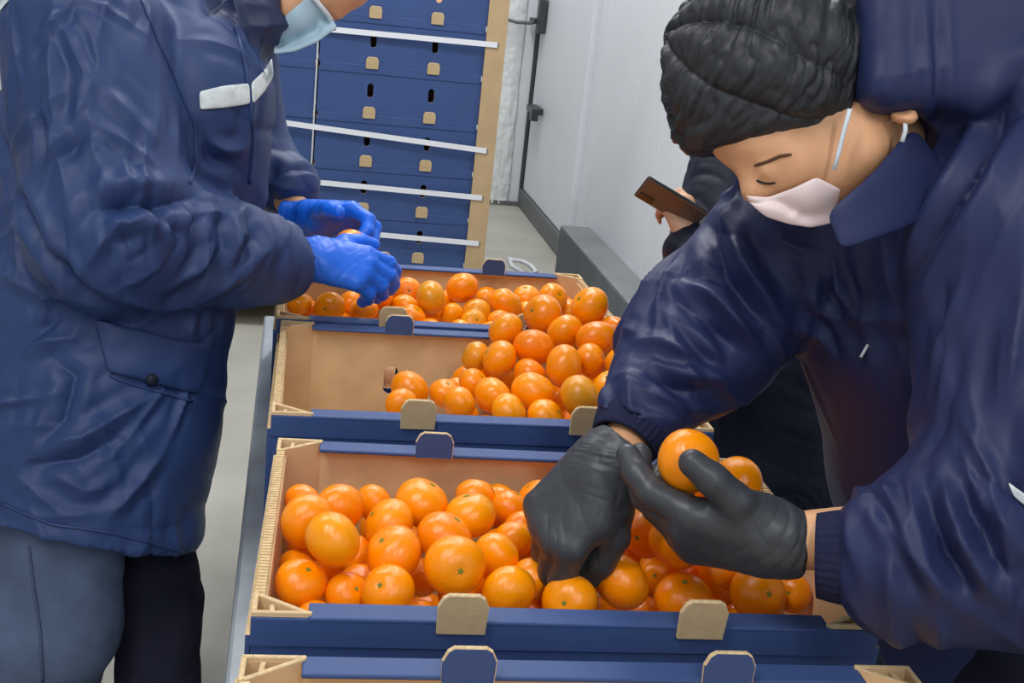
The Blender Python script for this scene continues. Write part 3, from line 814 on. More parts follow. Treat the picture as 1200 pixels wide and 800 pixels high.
NAMES = [('far box', 'mandarins in the far box'), ('half empty box', 'mandarins in the half empty box'), ('full near box', 'mandarins in the full near box')]
ORD = ['leftmost', 'second', 'third', 'fourth', 'fifth', 'sixth', 'seventh', 'eighth', 'ninth', 'tenth', 'eleventh', 'twelfth', 'thirteenth', 'fourteenth', 'fifteenth', 'sixteenth', 'seventeenth']
ROWN = ['front row', 'second row from the front', 'third row from the front', 'fourth row from the front', 'back row']
for b in (0, 1, 2):
    top_ = [f_ for f_ in Fs if f_['b'] == b and not f_.get('fill')]
    top_.sort(key=lambda f_: proj(f_['p'])[1], reverse=True)
    nrow = 5 if b == 2 else 4; per = math.ceil(len(top_) / nrow)
    for r_ in range(nrow):
        row = sorted(top_[r_ * per:(r_ + 1) * per], key=lambda f_: proj(f_['p'])[0])
        rn = ROWN[r_] if r_ < nrow - 1 else 'back row'
        for k, f_ in enumerate(row):
            f_['lab'] = '%s mandarin, %s of the %s, %s' % ('greenish' if f_['g'] else 'orange', rn, NAMES[b][0], ORD[k] + ('' if k == 0 else ' from left'))
for k, f_ in enumerate(Fs):
    lab = f_.get('lab') or 'orange mandarin glimpsed low between others in the %s' % NAMES[f_['b']][0]
    fruit(f_['p'], f_['r'], lab, NAMES[f_['b']][1] if f_.get('lab') else NAMES[f_['b']][1] + ', lower layer', f_['g'])

# ================================================================== PEOPLE
def orth(y_, z_):
    y_ = unit(y_); z_ = unit(np.asarray(z_) - y_ * (np.asarray(z_) @ y_)); return np.cross(y_, z_), y_, z_
RAD = math.radians
FB = [(0.030, 0.094, (0.046, 0.027, 0.022)), (0.010, 0.099, (0.050, 0.031, 0.023)), (-0.011, 0.094, (0.046, 0.029, 0.022)), (-0.031, 0.084, (0.037, 0.022, 0.020))]
def hand_fun(wrist, fdir, dorsal, right, flex, thumb, k=1.0, fat=0.0, arm=None, splay=(0.10, 0.02, -0.06, -0.15)):
    X_, Y_, Z_ = orth(fdir, dorsal); ts = -1.0 if right else 1.0
    L_ = lambda x, y_, z_: np.asarray(wrist) + k * (X_ * x * ts + Y_ * y_ + Z_ * z_)
    mcp = [L_(bx, by, 0.002 - 0.10 * abs(bx - 0.005) * 0.6) for bx, by, _ in FB]
    fs = [cone(L_(bx * 0.55, 0.004, 0), m_, 0.0215 * k + fat, 0.0125 * k + fat) for (bx, by, _), m_ in zip(FB, mcp)]
    fs.append(cone(L_(0, -0.035, 0), L_(0, 0.02, 0), 0.026 * k + fat, 0.026 * k + fat))
    fs.append(cone(L_(0.016, 0.020, -0.010), L_(0.030, 0.055, -0.010), 0.019 * k + fat, 0.015 * k + fat))
    palm = U(0.018, *fs); tips = []
    fing = []
    for i, ((bx, by, ln), m_) in enumerate(zip(FB, mcp)):
        p0 = np.asarray(m_); a = 0.0; r_ = [0.0108, 0.0100, 0.0092, 0.0078] if i != 3 else [0.0095, 0.0088, 0.008, 0.0068]
        seg = []
        for j in range(3):
            a += RAD(flex[i][j])
            d_ = unit(Y_ * math.cos(a) - Z_ * math.sin(a) + X_ * ts * splay[i] * math.cos(a))
            p1 = p0 + d_ * ln[j] * k; seg.append(cone(p0, p1, r_[j] * k + fat, r_[j + 1] * k + fat)); p0 = p1
        tips.append(p0); fing.append(U(0.004, *seg))
    p0 = L_(0.026, 0.026, -0.010); seg = []
    for d_, ln, ra, rb in zip(thumb, (0.040, 0.034, 0.026), (0.0150, 0.0122, 0.0112), (0.0122, 0.0112, 0.0090)):
        v = unit(X_ * ts * d_[0] + Y_ * d_[1] + Z_ * d_[2]); p1 = p0 + v * ln * k; seg.append(cone(p0, p1, ra * k + fat, rb * k + fat)); p0 = p1
    tips.append(p0); th = U(0.006, *seg)
    def f(p):
        d = palm(p)
        d = smin(d, th(p), 0.012)
        ff_ = fing[0](p)
        for g in fing[1:]: ff_ = smin(ff_, g(p), 0.003)
        return smin(d, ff_, 0.008)
    pts = np.array(tips + [np.asarray(m_) for m_ in mcp] + [L_(0, -0.06, 0)])
    return f, pts, (X_ * ts, Y_, Z_), L_
def glove(name, hf, mname, parent, cuffdir, wrist, label=None, seed=1.0, loose=False):
    f, pts, (X_, Y_, Z_), L_ = hf
    # flared rolled cuff round the wrist
    w0 = np.asarray(wrist)
    fcut = inter(f, half(w0 - Y_ * 0.024, -Y_))
    roll = cone(w0 - Y_ * 0.023, w0 - Y_ * 0.022, 0.0345, 0.0345)
    if loose: fcut = U(0.006, inter(f, half(w0 - Y_ * 0.055, -Y_)), inter(cone(w0 - Y_ * 0.09, w0 + Y_ * 0.015, 0.040, 0.030), half(w0 - Y_ * 0.055, -Y_)))
    g = fcut if loose else U(0.004, fcut, inter(roll, lambda p: np.abs((p - A3(w0 - Y_ * 0.023)) @ A3(Y_)) - 0.003))
    def disp(p):
        wz = np.clip(1 - np.abs((p - w0) @ Y_ - 0.002) / 0.06, 0, 1)
        return 0.0042 * wz * (folds(p, unit(Y_ + 0.5 * X_), 95, 16, seed) - 0.3) + 0.0018 * (folds(p, unit(Y_ - X_), 60, 22, seed + 5) - 0.3)
    lo = pts.min(0) - 0.045; hi = pts.max(0) + 0.045
    o = sdf_object(name, g, lo, hi, 0.003, mname, parent, disp, 1, 2)
    if label: o['label'] = label
    return o
def limb_chain(pts, rs): return [cone(a, b, ra, rb) for a, b, ra, rb in zip(pts[:-1], pts[1:], rs[:-1], rs[1:])]
def shoe(name, ankle, toe_dir, parent):
    a = np.array([ankle[0], ankle[1], 0.0]); t = unit([toe_dir[0], toe_dir[1], 0])
    f = U(0.03, cone(a + [0, 0, 0.045] - t * 0.03, a + [0, 0, 0.040] + t * 0.13, 0.044, 0.036), cone(a + [0, 0, 0.05], a + [0, 0, 0.10], 0.045, 0.048))
    f = inter(f, lambda p: 0.003 - p[:, 2])
    return sdf_object(name, f, a - [0.25, 0.25, 0.01], a + [0.25, 0.25, 0.18], 0.007, 'trouser_dark', parent, None, 1, 1)
def base_empty(name, x, y_): return empty(name, (0, 0, 0))

# ---------------------------------------------------------------- worker on the left, blue gloves
LM = base_empty('person', -0.33, 2.0)
tag(LM, 'worker in blue padded jacket, jeans and blue gloves sorting mandarins at the far box', 'person')
lm_front = unit([0.96, -0.28, 0]); lm_side = np.array([0.28, 0.96, 0])
sh, elb, cuf, wr = P(104, 55, 1.95), P(132, 274, 1.88), P(318, 305, 2.07), P(366, 303, 2.14)
fsh, felb, fcuf, fwr = P(262, 60, 2.36), P(285, 190, 2.46), P(350, 230, 2.38), P(362, 256, 2.34)
T0, T1, T2, T3, T4 = P(92, 660, 2.04), P(108, 500, 2.07), P(126, 360, 2.10), P(158, 180, 2.16), P(205, 30, 2.18)
lhead = lambda px, py, e=0.0: P(px, py, 2.15) + CF * e * 2.15 / F
k_ = 2.15 / F
head_l = U(0.02, ell(lhead(365, -78), (76 * k_, 62 * k_, 50 * k_), [img(0.85, 0.5), img(-0.5, 0.85), CF]), ell(lhead(374, -20), (56 * k_, 44 * k_, 42 * k_), [img(0.87, -0.5), img(0.5, 0.87), CF]),
           cone(lhead(340, 20), lhead(330, 30), 34 * k_, 24 * k_), cone(lhead(402, 0), lhead(397, 14), 6 * k_, 8 * k_), ell(lhead(415, -12), (20 * k_,) * 3),
           cone(lhead(322, -40), lhead(270, 30), 34 * k_, 40 * k_))
lm_hip = np.array([T1[0], T1[1], 0.80])
nfoot, ffoot = np.array([-0.40, 1.90, 0.07]), at_z(188, 880, 0.07)
nhip, fhip = T1 - lm_side * 0.06 + [0.02, 0, 0.08], T1 + lm_side * 0.10 + [0, 0, 0.10]
nkn, fkn = P(52, 735, 1.98), P(184, 700, 2.13)
body_l = U(0.03, head_l, loft([T1, T2, T3, T4], [(0.15, 0.12), (0.16, 0.12), (0.17, 0.12), (0.12, 0.09)], lm_side, lm_front),
           *limb_chain([sh, elb, wr], [0.055, 0.042, 0.026]), *limb_chain([fsh, felb, fwr], [0.055, 0.042, 0.026]),
           *limb_chain([nhip, nkn, nfoot], [0.08, 0.055, 0.035]), *limb_chain([fhip, fkn, ffoot], [0.08, 0.055, 0.035]))
lm_hand_n = hand_fun(wr, img(0.95, 0.18, 0.15), img(0.1, -0.45, -0.88), True, [(24, 34, 22), (32, 38, 25), (38, 42, 28), (44, 44, 28)], [(0.75, 0.62, -0.2), (0.45, 0.85, -0.3), (0.2, 0.9, -0.4)], 1.04, 0.004, splay=(0.04, 0.01, -0.03, -0.06))
lm_hand_f = hand_fun(fwr, img(0.95, 0.02, -0.15), img(0.25, -0.82, 0.45), False, [(34, 52, 40), (36, 54, 40), (38, 54, 40), (42, 54, 40)], [(0.8, 0.5, -0.3), (0.6, 0.7, -0.4), (0.3, 0.8, -0.5)], 1.04, 0.004, splay=(0.04, 0.01, -0.03, -0.06))
lo = np.array([-0.75, 1.55, 0.0]); hi = np.array([0.30, 2.75, 1.75])
body = sdf_object('body', body_l, lo, hi, 0.008, 'skin', LM, None, 0, 2)
# trousers: jeans on the near leg
def leg_fun(hip, knee, foot, r0, r1, r2): return U(0.03, *limb_chain([hip, knee, foot], [r0, r1, r2]))
def jean_disp(p): return 0.008 * (folds(p, [0.2, 0.1, 1], 9, 5, 2.0) - 0.3) + 0.004 * (folds(p, [0.5, 0.3, 0.7], 24, 9, 4.0) - 0.3)
jn = sdf_object('jeans_leg', leg_fun(nhip, nkn, nfoot + [0, 0, 0.03], 0.098, 0.118, 0.085), [-0.75, 1.55, 0.03], [0.1, 2.3, 1.0], 0.008, 'denim', LM, jean_disp, 1)
jn['label'] = 'faded blue jeans leg with a stitched side seam'
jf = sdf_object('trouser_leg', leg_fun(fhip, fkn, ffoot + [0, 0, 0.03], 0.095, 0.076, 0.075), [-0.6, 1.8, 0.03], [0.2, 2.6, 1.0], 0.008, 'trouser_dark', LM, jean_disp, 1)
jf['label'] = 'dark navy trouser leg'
shoe('shoe', nfoot, lm_front, LM); shoe('shoe', ffoot, lm_front, LM)
# jacket
jack = U(0.05, loft([T0, T1, T2, T3, T4], [(0.21, 0.20), (0.22, 0.225), (0.22, 0.225), (0.235, 0.245), (0.19, 0.15)], lm_side, lm_front),
         ell(P(235, 120, 2.1), (0.13, 0.16, 0.16)))
sl_n = U(0.04, *limb_chain([sh, elb, cuf], [0.145, 0.128, 0.080])); sl_f = U(0.04, *limb_chain([fsh, felb, P(340, 218, 2.40)], [0.11, 0.10, 0.066]))
coll = U(0.03, cone(P(268, 30, 2.13), P(296, 20, 2.12), 0.075, 0.068), cone(P(262, 40, 2.18), P(285, -30, 2.2), 0.085, 0.09))
jk = U(0.018, U(0.03, jack, coll), sl_n, sl_f)
jk = inter(jk, half(P(0, 598, 1.95), np.cross(unit(P(225, 660, 1.95) - P(0, 598, 1.95)), -CF)))      # hem
jk = cut(jk, cone(cuf + unit(wr - cuf) * 0.07, wr + unit(wr - cuf) * 0.06, 0.066, 0.066))
jk = cut(jk, U(0.01, ell(lhead(378, -25), (62 * k_, 52 * k_, 60 * k_), [img(0.87, -0.5), img(0.5, 0.87), CF]), cone(lhead(345, 20), lhead(338, 34), 38 * k_, 28 * k_)))
def lm_disp(p, no, bv):
    wu, tu = limb_weight(p, sh, elb, 0.155); wf, tf = limb_weight(p, elb, cuf, 0.13)
    ax_u, ax_f = unit(elb - sh), unit(cuf - elb)
    wt = np.clip(1 - wu - wf, 0, 1)
    d = wu * 0.014 * (folds(p, unit(np.cross(ax_u, CF) + 0.35 * ax_u), 8, 3.0, 1.0) - 0.35)
    d += wf * 0.016 * (folds(p, unit(ax_f + 0.5 * CU), 10, 4.0, 3.0, 0.5) - 0.35)
    d += wt * 0.014 * (folds(p, unit([0.6, 0.2, 0.75]), 8, 3.5, 6.0, 0.5) - 0.35)
    d += random_folds(p, no, 34, wu + 1e-6, lambda q, r_: ax_u * r_.uniform(0.5, 1) + CR * r_.uniform(-0.5, 0.3) + CU * r_.uniform(-.2, .2), 0.075, 0.0075, 0.0060, 1)
    d += random_folds(p, no, 50, wf + 1e-6, lambda q, r_: np.cross(ax_f, CF) * r_.uniform(0.4, 1) + ax_f * r_.uniform(-0.2, 0.8), 0.060, 0.0075, 0.0075, 2)
    d += random_folds(p, no, 150, wt + 1e-6, lambda q, r_: np.array([r_.uniform(-1, 1), r_.uniform(-1, 1), r_.uniform(-0.3, 0.9)]), 0.085, 0.0075, 0.0072, 3)
    d += creases(p, bv, [([(62, 0), (58, 60), (62, 130), (70, 185), (80, 250)], 0.010, 0.010), ([(68, 20), (88, 62), (106, 96)], 0.008, 0.009), ([(120, 100), (150, 130), (178, 160)], 0.009, 0.007),
                     ([(108, 142), (145, 163), (182, 192)], 0.008, 0.008), ([(112, 246), (150, 236), (190, 240), (228, 230)], 0.014, -0.026), ([(118, 256), (150, 262), (180, 248)], 0.010, 0.012),
                     ([(180, 225), (190, 255), (215, 280)], 0.010, -0.014), ([(236, 250), (240, 290), (222, 335)], 0.009, 0.012), ([(256, 245), (264, 290), (246, 325), (205, 348)], 0.011, -0.016),
                     ([(288, 252), (296, 278), (284, 305)], 0.010, -0.014), ([(272, 255), (276, 285), (266, 310)], 0.009, 0.010), ([(312, 262), (318, 290), (308, 330)], 0.009, 0.009), ([(140, 350), (185, 360), (230, 352), (280, 330)], 0.010, 0.012),
                     ([(40, 520), (95, 512), (140, 486), (185, 462)], 0.012, 0.014), ([(30, 545), (90, 540), (140, 515)], 0.010, -0.012), ([(60, 420), (88, 440), (74, 490), (50, 520)], 0.010, -0.012),
                     ([(128, 606), (160, 570), (190, 530)], 0.010, 0.012), ([(0, 320), (40, 342), (72, 352)], 0.009, 0.010), ([(0, 150), (22, 220), (52, 295), (100, 345), (150, 368)], 0.010, -0.020),
                     ([(232, 150), (246, 185), (280, 200)], 0.010, -0.012), ([(245, 165), (262, 175), (285, 172)], 0.009, 0.010), ([(70, 560), (100, 575), (130, 570)], 0.010, 0.010), ([(20, 420), (50, 400), (95, 395)], 0.010, 0.011)])
    return d
jacket = sdf_object('jacket', jk, [-0.80, 1.50, 0.35], [0.30, 2.75, 1.60], 0.008, ['nylon_blue', 'nylon_blue_dark'], LM, lm_disp, 1, 2, lambda c: (coll(c.astype(np.float32)) < 0.022) & ((c @ CU) > float(P(280, 82, 2.1) @ CU)))
bl = bvh_of(jacket)
jacket['label'] = 'padded blue nylon work jacket with a reflective chest stripe'
glove('glove', lm_hand_n, 'glove_blue', LM, None, wr, 'blue nitrile glove on the near hand', 2.0, True)
glove('glove', lm_hand_f, 'glove_blue', LM, None, fwr, 'blue nitrile glove on the far hand', 7.0, True)
st = patch('reflective_stripe', bl, ([(233, 107), (262, 100), (293, 97)], [(234, 129), (262, 127), (294, 122)]), 10, 3, 0.004, 0.003, 'reflective', jacket)
patch('shoulder_stripe', bl, ([(-14, 6), (-2, -8), (10, -20)], [(-10, 26), (4, 8), (18, -8)]), 5, 3, 0.004, 0.003, 'reflective', jacket)
st2 = patch('reflective_stripe', bl, ([(294, 97), (308, 84), (319, 66)], [(296, 123), (310, 108), (321, 90)]), 6, 3, 0.004, 0.003, 'reflective', jacket)
patch('pocket_flap', bl, ([(110, 373), (160, 385), (205, 397), (252, 404)], [(126, 436), (160, 444), (200, 455), (234, 462)]), 12, 6, 0.006, 0.006, 'nylon_blue', jacket, 0.006)
h_ = hit(bl, 175, 444)
if h_ is not None:
    n_ = h_[1]; a_, b_, c_ = basis(n_)
    MB().tube([h_[0], h_[0] + n_ * 0.016, h_[0] + n_ * 0.019], [0.010, 0.010, 0.006], 14).build('snap_button', 'nylon_black', jacket, True)
for nm, pl in (('armhole_seam', [(166, 0), (186, 50), (206, 95), (228, 145), (230, 190), (222, 215)]), ('zip_placket', [(276, 30), (287, 75), (294, 125), (297, 170), (292, 215)]),
               ('hem_seam', [(2, 590), (60, 614), (130, 624), (215, 646)]), ('pocket_seam', [(128, 440), (160, 452), (225, 470)]), ('side_seam', [(34, 640), (40, 690), (47, 740), (50, 798)])):
    seam(nm, bl if nm != 'side_seam' else bvh_of(jn), pl, 0.0028 if nm != 'zip_placket' else 0.004, 'nylon_blue' if nm != 'side_seam' else 'stitch', jacket if nm != 'side_seam' else jn)
bb = bvh_of(body)
mk = patch('face_mask', bb, ([(326, 28), (338, 15), (352, 3), (367, -10)], [(320, 64), (345, 61), (372, 50), (396, 32)]), 12, 8, 0.010, 0.004, 'mask_blue', LM, 0.006, 1)
mk['label'] = 'pale blue surgical mask'
seam_pts = surf_line(bb, [(366, -8), (381, 10), (396, 31)], 5, 0.018)
if len(seam_pts) > 1: MB().tube(seam_pts, 0.005, 6).build('nose_edge', 'mask_edge', mk, True)
# hair / knitted cap out of frame
sdf_object('cap', inter(ell(lhead(368, -92), (84 * k_, 70 * k_, 60 * k_), [img(0.85, 0.5), img(-0.5, 0.85), CF]), half(lhead(400, -45), img(0.5, 0.85))), lhead(368, -92) - 0.2, lhead(368, -92) + 0.2, 0.007, 'nylon_black', LM, None, 1)
mp_ = P(412, 287, 2.24)
fruit(mp_, 0.033, 'mandarin held between the two blue gloved hands', None, rot=(0.6, 0.3, 0))

# ---------------------------------------------------------------- worker on the right, black gloves
RW = base_empty('person', 1.1, 1.3)
tag(RW, 'worker in navy hooded coat, black cap and black gloves bending over the full box', 'person')
DH = 1.25; kh = DH / F
hp_ = lambda px, py, e=0.0: P(px, py, DH) + CF * e * kh
nsh, nel, ncu, nwr = P(1212, 285, 1.22), P(1205, 622, 1.16), P(1062, 655, 1.18), P(914, 634, 1.225)
rsh, rel, rcu, rwr = P(935, 280, 1.47), P(822, 395, 1.47), P(752, 482, 1.385), P(718, 540, 1.345)
R4, R3, R2, R1, R0 = P(1100, 225, 1.40), P(1105, 380, 1.45), P(1130, 540, 1.52), P(1165, 690, 1.60), P(1180, 860, 1.66)
rw_side = unit(nsh - rsh); rw_spine = unit(R4 - R1); rw_front = unit(np.cross(rw_spine, rw_side)); rw_side = unit(np.cross(rw_front, rw_spine))
ax_face = [img(0.8, 0.6), img(-0.6, 0.8), CF]
head_r = U(0.014,
    ell(hp_(905, 84), (100 * kh, 80 * kh, 76 * kh)), ell(hp_(872, 158), (46 * kh, 40 * kh, 52 * kh), ax_face), ell(hp_(922, 186), (66 * kh, 50 * kh, 60 * kh), ax_face),
    ell(hp_(975, 160), (66 * kh, 54 * kh, 74 * kh)), cone(hp_(995, 185), hp_(948, 232), 40 * kh, 24 * kh), cone(hp_(995, 185, -30), hp_(950, 230, -12), 34 * kh, 20 * kh),
    cone(hp_(866, 190, -8), hp_(881, 226, -10), 7 * kh, 12 * kh), cone(hp_(881, 226, -10), hp_(893, 230, -12), 11 * kh, 9 * kh))
head_r = cut(head_r, ell(hp_(889, 207, -50), (17 * kh, 12 * kh, 16 * kh), ax_face), 0.008)
head_r = U(0.006, head_r, ell(hp_(893, 204, -36), (13 * kh, 12 * kh, 13 * kh)), cone(hp_(868, 178, -40), hp_(905, 176, -50), 6 * kh, 7 * kh))
ear = U(0.004, cut(ell(hp_(1034, 150, -74), (15 * kh, 22 * kh, 11 * kh)), ell(hp_(1031, 146, -84), (7 * kh, 12 * kh, 7 * kh)), 0.003))
head_r = U(0.008, head_r, ear, cone(hp_(1000, 165), R4 + [0, 0, 0.02], 58 * kh, 64 * kh))
rpel = np.array([R1[0] + 0.02, R1[1], 0.86])
fl_, fr_ = np.array([1.02, 1.12, 0.07]), np.array([1.05, 1.50, 0.07])
body_r = U(0.03, head_r, loft([R1, R2, R3, R4], [(0.14, 0.11), (0.14, 0.11), (0.16, 0.11), (0.10, 0.07)], rw_side, rw_front),
           *limb_chain([nsh, nel, nwr], [0.055, 0.044, 0.030]), *limb_chain([rsh, rel, rwr], [0.055, 0.044, 0.028]),
           *limb_chain([R1 - [0, 0.09, 0], np.array([1.03, 1.14, 0.45]), fl_], [0.08, 0.055, 0.035]), *limb_chain([R1 + [0, 0.09, 0], np.array([1.06, 1.47, 0.45]), fr_], [0.08, 0.055, 0.035]))
rbody = sdf_object('body', body_r, [0.25, 0.75, 0.0], [1.35, 1.85, 1.62], 0.006, 'skin', RW, None, 0, 2)
bh = bvh_of(rbody)
tr_ = U(0.03, *limb_chain([R1 - [0, 0.09, 0], np.array([1.03, 1.14, 0.45]), fl_ + [0, 0, 0.03]], [0.13, 0.10, 0.085]), *limb_chain([R1 + [0, 0.09, 0], np.array([1.06, 1.47, 0.45]), fr_ + [0, 0, 0.03]], [0.13, 0.10, 0.085]))
sdf_object('trousers', tr_, [0.75, 0.85, 0.04], [1.35, 1.8, 1.0], 0.010, 'trouser_dark', RW, jean_disp, 1)
shoe('shoe', fl_, (-1, 0.1), RW); shoe('shoe', fr_, (-1, 0.1), RW)
coat = loft([R0, R1, R2, R3, R4], [(0.20, 0.19), (0.19, 0.18), (0.18, 0.165), (0.185, 0.16), (0.13, 0.12)], rw_side, rw_front)
c_near = U(0.05, *limb_chain([nsh, nel, ncu], [0.125, 0.104, 0.068]), cone(nel, P(1080, 655, 1.175), 0.095, 0.078))
c_far = U(0.04, *limb_chain([rsh, rel, rcu], [0.105, 0.092, 0.058]))
hood_c = P(1135, 62, 1.36)
def rbox(c, hs, rr_, axes):
    c, hs, ax = A3(c), A3(hs), A3(axes)
    def f(p):
        q = np.abs((p - c) @ ax.T) - hs + rr_
        return np.linalg.norm(np.maximum(q, 0), axis=1) + np.minimum(q.max(1), 0) - rr_
    return f
hood_o = U(0.05, rbox(P(1100, 24, 1.30), (0.125, 0.125, 0.145), 0.022, [CR, CU, CF]), ell(P(1150, 110, 1.32), (0.11, 0.12, 0.135), [CR, CU, CF]))
hood = inter(hood_o, half(P(1015, 60, 1.16), img(-1, 0.02, 0.0)))
yoke = U(0.06, cone(P(1150, 170, 1.37), P(1120, 300, 1.42), 0.11, 0.15), cone(nsh, R4, 0.12, 0.10), cone(rsh, R4, 0.095, 0.09), cone(P(1180, 150, 1.34), nsh, 0.10, 0.12))
headroom = U(0.02, ell(hp_(905, 84), (122 * kh, 100 * kh, 100 * kh)), ell(hp_(930, 185), (86 * kh, 66 * kh, 84 * kh), ax_face), cone(hp_(985, 165), hp_(1010, 178), 78 * kh, 74 * kh))
ck = U(0.03, U(0.045, coat, yoke), c_far)
ck = U(0.02, cut(ck, headroom, 0.01), cut(hood, U(0.02, ell(hp_(900, 84), (112 * kh, 98 * kh, 80 * kh)), cone(hp_(1000, 172), hp_(1040, 182), 62 * kh, 60 * kh)), 0.004))
ck = U(0.022, ck, c_near)
ck = cut(ck, cone(rcu + unit(rwr - rcu) * 0.05, rwr + unit(rwr - rcu) * 0.05, 0.044, 0.044))
def rw_disp(p, no, bv):
    wn, tn = limb_weight(p, nsh, nel, 0.14); wf, tf = limb_weight(p, nel, ncu, 0.12); wa, ta = limb_weight(p, rsh, rel, 0.12); wb, tb_ = limb_weight(p, rel, rcu, 0.105)
    hd = np.clip(1.3 - np.linalg.norm(p - hood_c, axis=1) / 0.16, 0, 1)
    wt = np.clip(1 - wn - wf - wa - wb - hd, 0, 1); wab = np.maximum(wa, wb)
    d = wn * 0.012 * (folds(p, unit(img(1, 0.35)), 8, 3.0, 2.0, 0.5) - 0.35)
    d += wf * 0.012 * (folds(p, unit(img(1, -0.55)), 12, 5.0, 5.0, 0.6) - 0.35)
    d += wab * 0.012 * (folds(p, unit(img(0.85, 0.35)), 10, 4.0, 8.0, 0.5) - 0.35)
    d += wt * 0.008 * (folds(p, unit([0.5, 0.6, 0.3]), 8, 3.5, 11.0) - 0.35)
    d += random_folds(p, no, 50, wn + 1e-6, lambda q, r_: img(r_.uniform(-0.3, 0.6), -1, 0), 0.075, 0.0075, 0.0055, 11)
    d += random_folds(p, no, 50, wf + 1e-6, lambda q, r_: img(r_.uniform(-0.1, 0.9), r_.uniform(0.3, 1), 0), 0.050, 0.0065, 0.0060, 12)
    d += random_folds(p, no, 80, wab + 1e-6, lambda q, r_: img(r_.uniform(0.0, 1.0), r_.uniform(0.1, 1), 0), 0.060, 0.0065, 0.0065, 13)
    d += random_folds(p, no, 70, wt + 1e-6, lambda q, r_: np.array([r_.uniform(-1, 1), r_.uniform(-1, 1), r_.uniform(-0.3, 0.9)]), 0.070, 0.0075, 0.0045, 14)
    d += creases(p, bv, [([(1085, 568), (1092, 605), (1105, 645), (1140, 700)], 0.009, -0.016), ([(1068, 570), (1076, 610), (1090, 660), (1115, 705)], 0.009, 0.010), ([(1128, 560), (1135, 600), (1160, 650), (1195, 690)], 0.009, -0.014),
                     ([(1110, 562), (1118, 600), (1140, 650), (1165, 695)], 0.008, 0.010), ([(1160, 560), (1170, 600), (1195, 640)], 0.009, 0.010), ([(1094, 0), (1096, 70), (1098, 140), (1104, 175)], 0.005, -0.006),
                     ([(1085, 0), (1087, 70), (1089, 140), (1096, 178)], 0.006, 0.004), ([(800, 330), (835, 350), (880, 395)], 0.009, 0.012), ([(790, 350), (825, 370), (865, 410)], 0.009, -0.012),
                     ([(765, 420), (800, 440), (850, 446)], 0.008, 0.010), ([(770, 436), (800, 456), (840, 462)], 0.008, -0.010), ([(830, 262), (850, 320), (900, 385)], 0.010, -0.014), ([(850, 255), (870, 310), (915, 370)], 0.010, 0.012),
                     ([(725, 442), (760, 458), (800, 476)], 0.007, 0.008), ([(745, 400), (775, 400), (810, 420)], 0.008, 0.009), ([(1202, 90), (1150, 180), (1090, 280), (1062, 345)], 0.010, -0.022), ([(1130, 330), (1105, 400), (1090, 470)], 0.010, 0.009)])
    return d
coat_o = sdf_object('coat', ck, [0.28, 0.78, 0.45], [1.40, 1.90, 1.72], 0.008, 'nylon_navy', RW, rw_disp, 1)
coat_o['label'] = 'navy hooded work coat with ribbed cuffs'
bc = bvh_of(coat_o)
# ribbed knit cuffs
def rib_cuff(a, b, ra, rb, parent):
    a, b = np.asarray(a), np.asarray(b); t = unit(b - a); e1 = unit(np.cross(t, [0.2, 0.3, 1])); e2 = np.cross(t, e1); n_ = 96; rows = 14; v, f = [], []
    for i in range(rows + 1):
        s_ = i / rows; c = a + (b - a) * s_; r_ = ra + (rb - ra) * s_ + 0.004 * math.sin(math.pi * s_)
        for j in range(n_):
            th = 2 * math.pi * j / n_; q = r_ + 0.0016 * math.cos(th * 32)
            v.append(c + q * (math.cos(th) * e1 + math.sin(th) * e2))
    off = len(v)
    for i in range(rows + 1):
        s_ = i / rows; c = a + (b - a) * s_; r_ = ra + (rb - ra) * s_ - 0.004
        for j in range(n_):
            th = 2 * math.pi * j / n_; v.append(c + r_ * (math.cos(th) * e1 + math.sin(th) * e2))
    for i in range(rows):
        for j in range(n_):
            k = (j + 1) % n_; f.append((i * n_ + j, i * n_ + k, (i + 1) * n_ + k, (i + 1) * n_ + j)); f.append((off + (i + 1) * n_ + j, off + (i + 1) * n_ + k, off + i * n_ + k, off + i * n_ + j))
    for j in range(n_):
        k = (j + 1) % n_; f.append((rows * n_ + j, rows * n_ + k, off + rows * n_ + k, off + rows * n_ + j)); f.append((off + j, off + k, k, j))
    o = link_mesh('ribbed_cuff', v, f, 'knit', parent, True); return o
tn_ = unit(nwr - ncu); rib_cuff(P(1030, 654, 1.187), P(957, 650, 1.206), 0.046, 0.043, coat_o)
rib_cuff(rcu + unit(rwr - rcu) * 0.0, rcu + unit(rwr - rcu) * 0.050, 0.044, 0.040, coat_o)
# collar lapel standing out in front of the neck
def interp_rows(A_, B_, n_): return [[np.asarray(a) * (1 - i / n_) + np.asarray(b) * (i / n_) for a, b in zip(A_, B_)] for i in range(n_ + 1)]
ct = [P(1070, 140, 1.20), P(1035, 190, 1.175), P(1000, 222, 1.16), P(967, 249, 1.165)]
cb_ = [P(1130, 225, 1.22), P(1080, 262, 1.19), P(1032, 278, 1.17), P(984, 296, 1.165)]
sheet('collar', interp_rows(ct, cb_, 3), 0.006, 'nylon_navy', coat_o, 2)
patch('reflective_stripe', bc, ([(1180, 563), (1192, 572), (1206, 582)], [(1188, 582), (1198, 590), (1210, 600)]), 4, 2, 0.004, 0.003, 'reflective', coat_o)
h_ = hit(bc, 1015, 411)
if h_ is not None:
    a_ = h_[0] + h_[1] * 0.003; MB().tube([a_ + (CR * 4 + CU * 7) * 0.00105, a_ - (CR * 4 + CU * 7) * 0.00105], 0.002, 6).build('thread_tag', 'reflective_edge', coat_o, True)
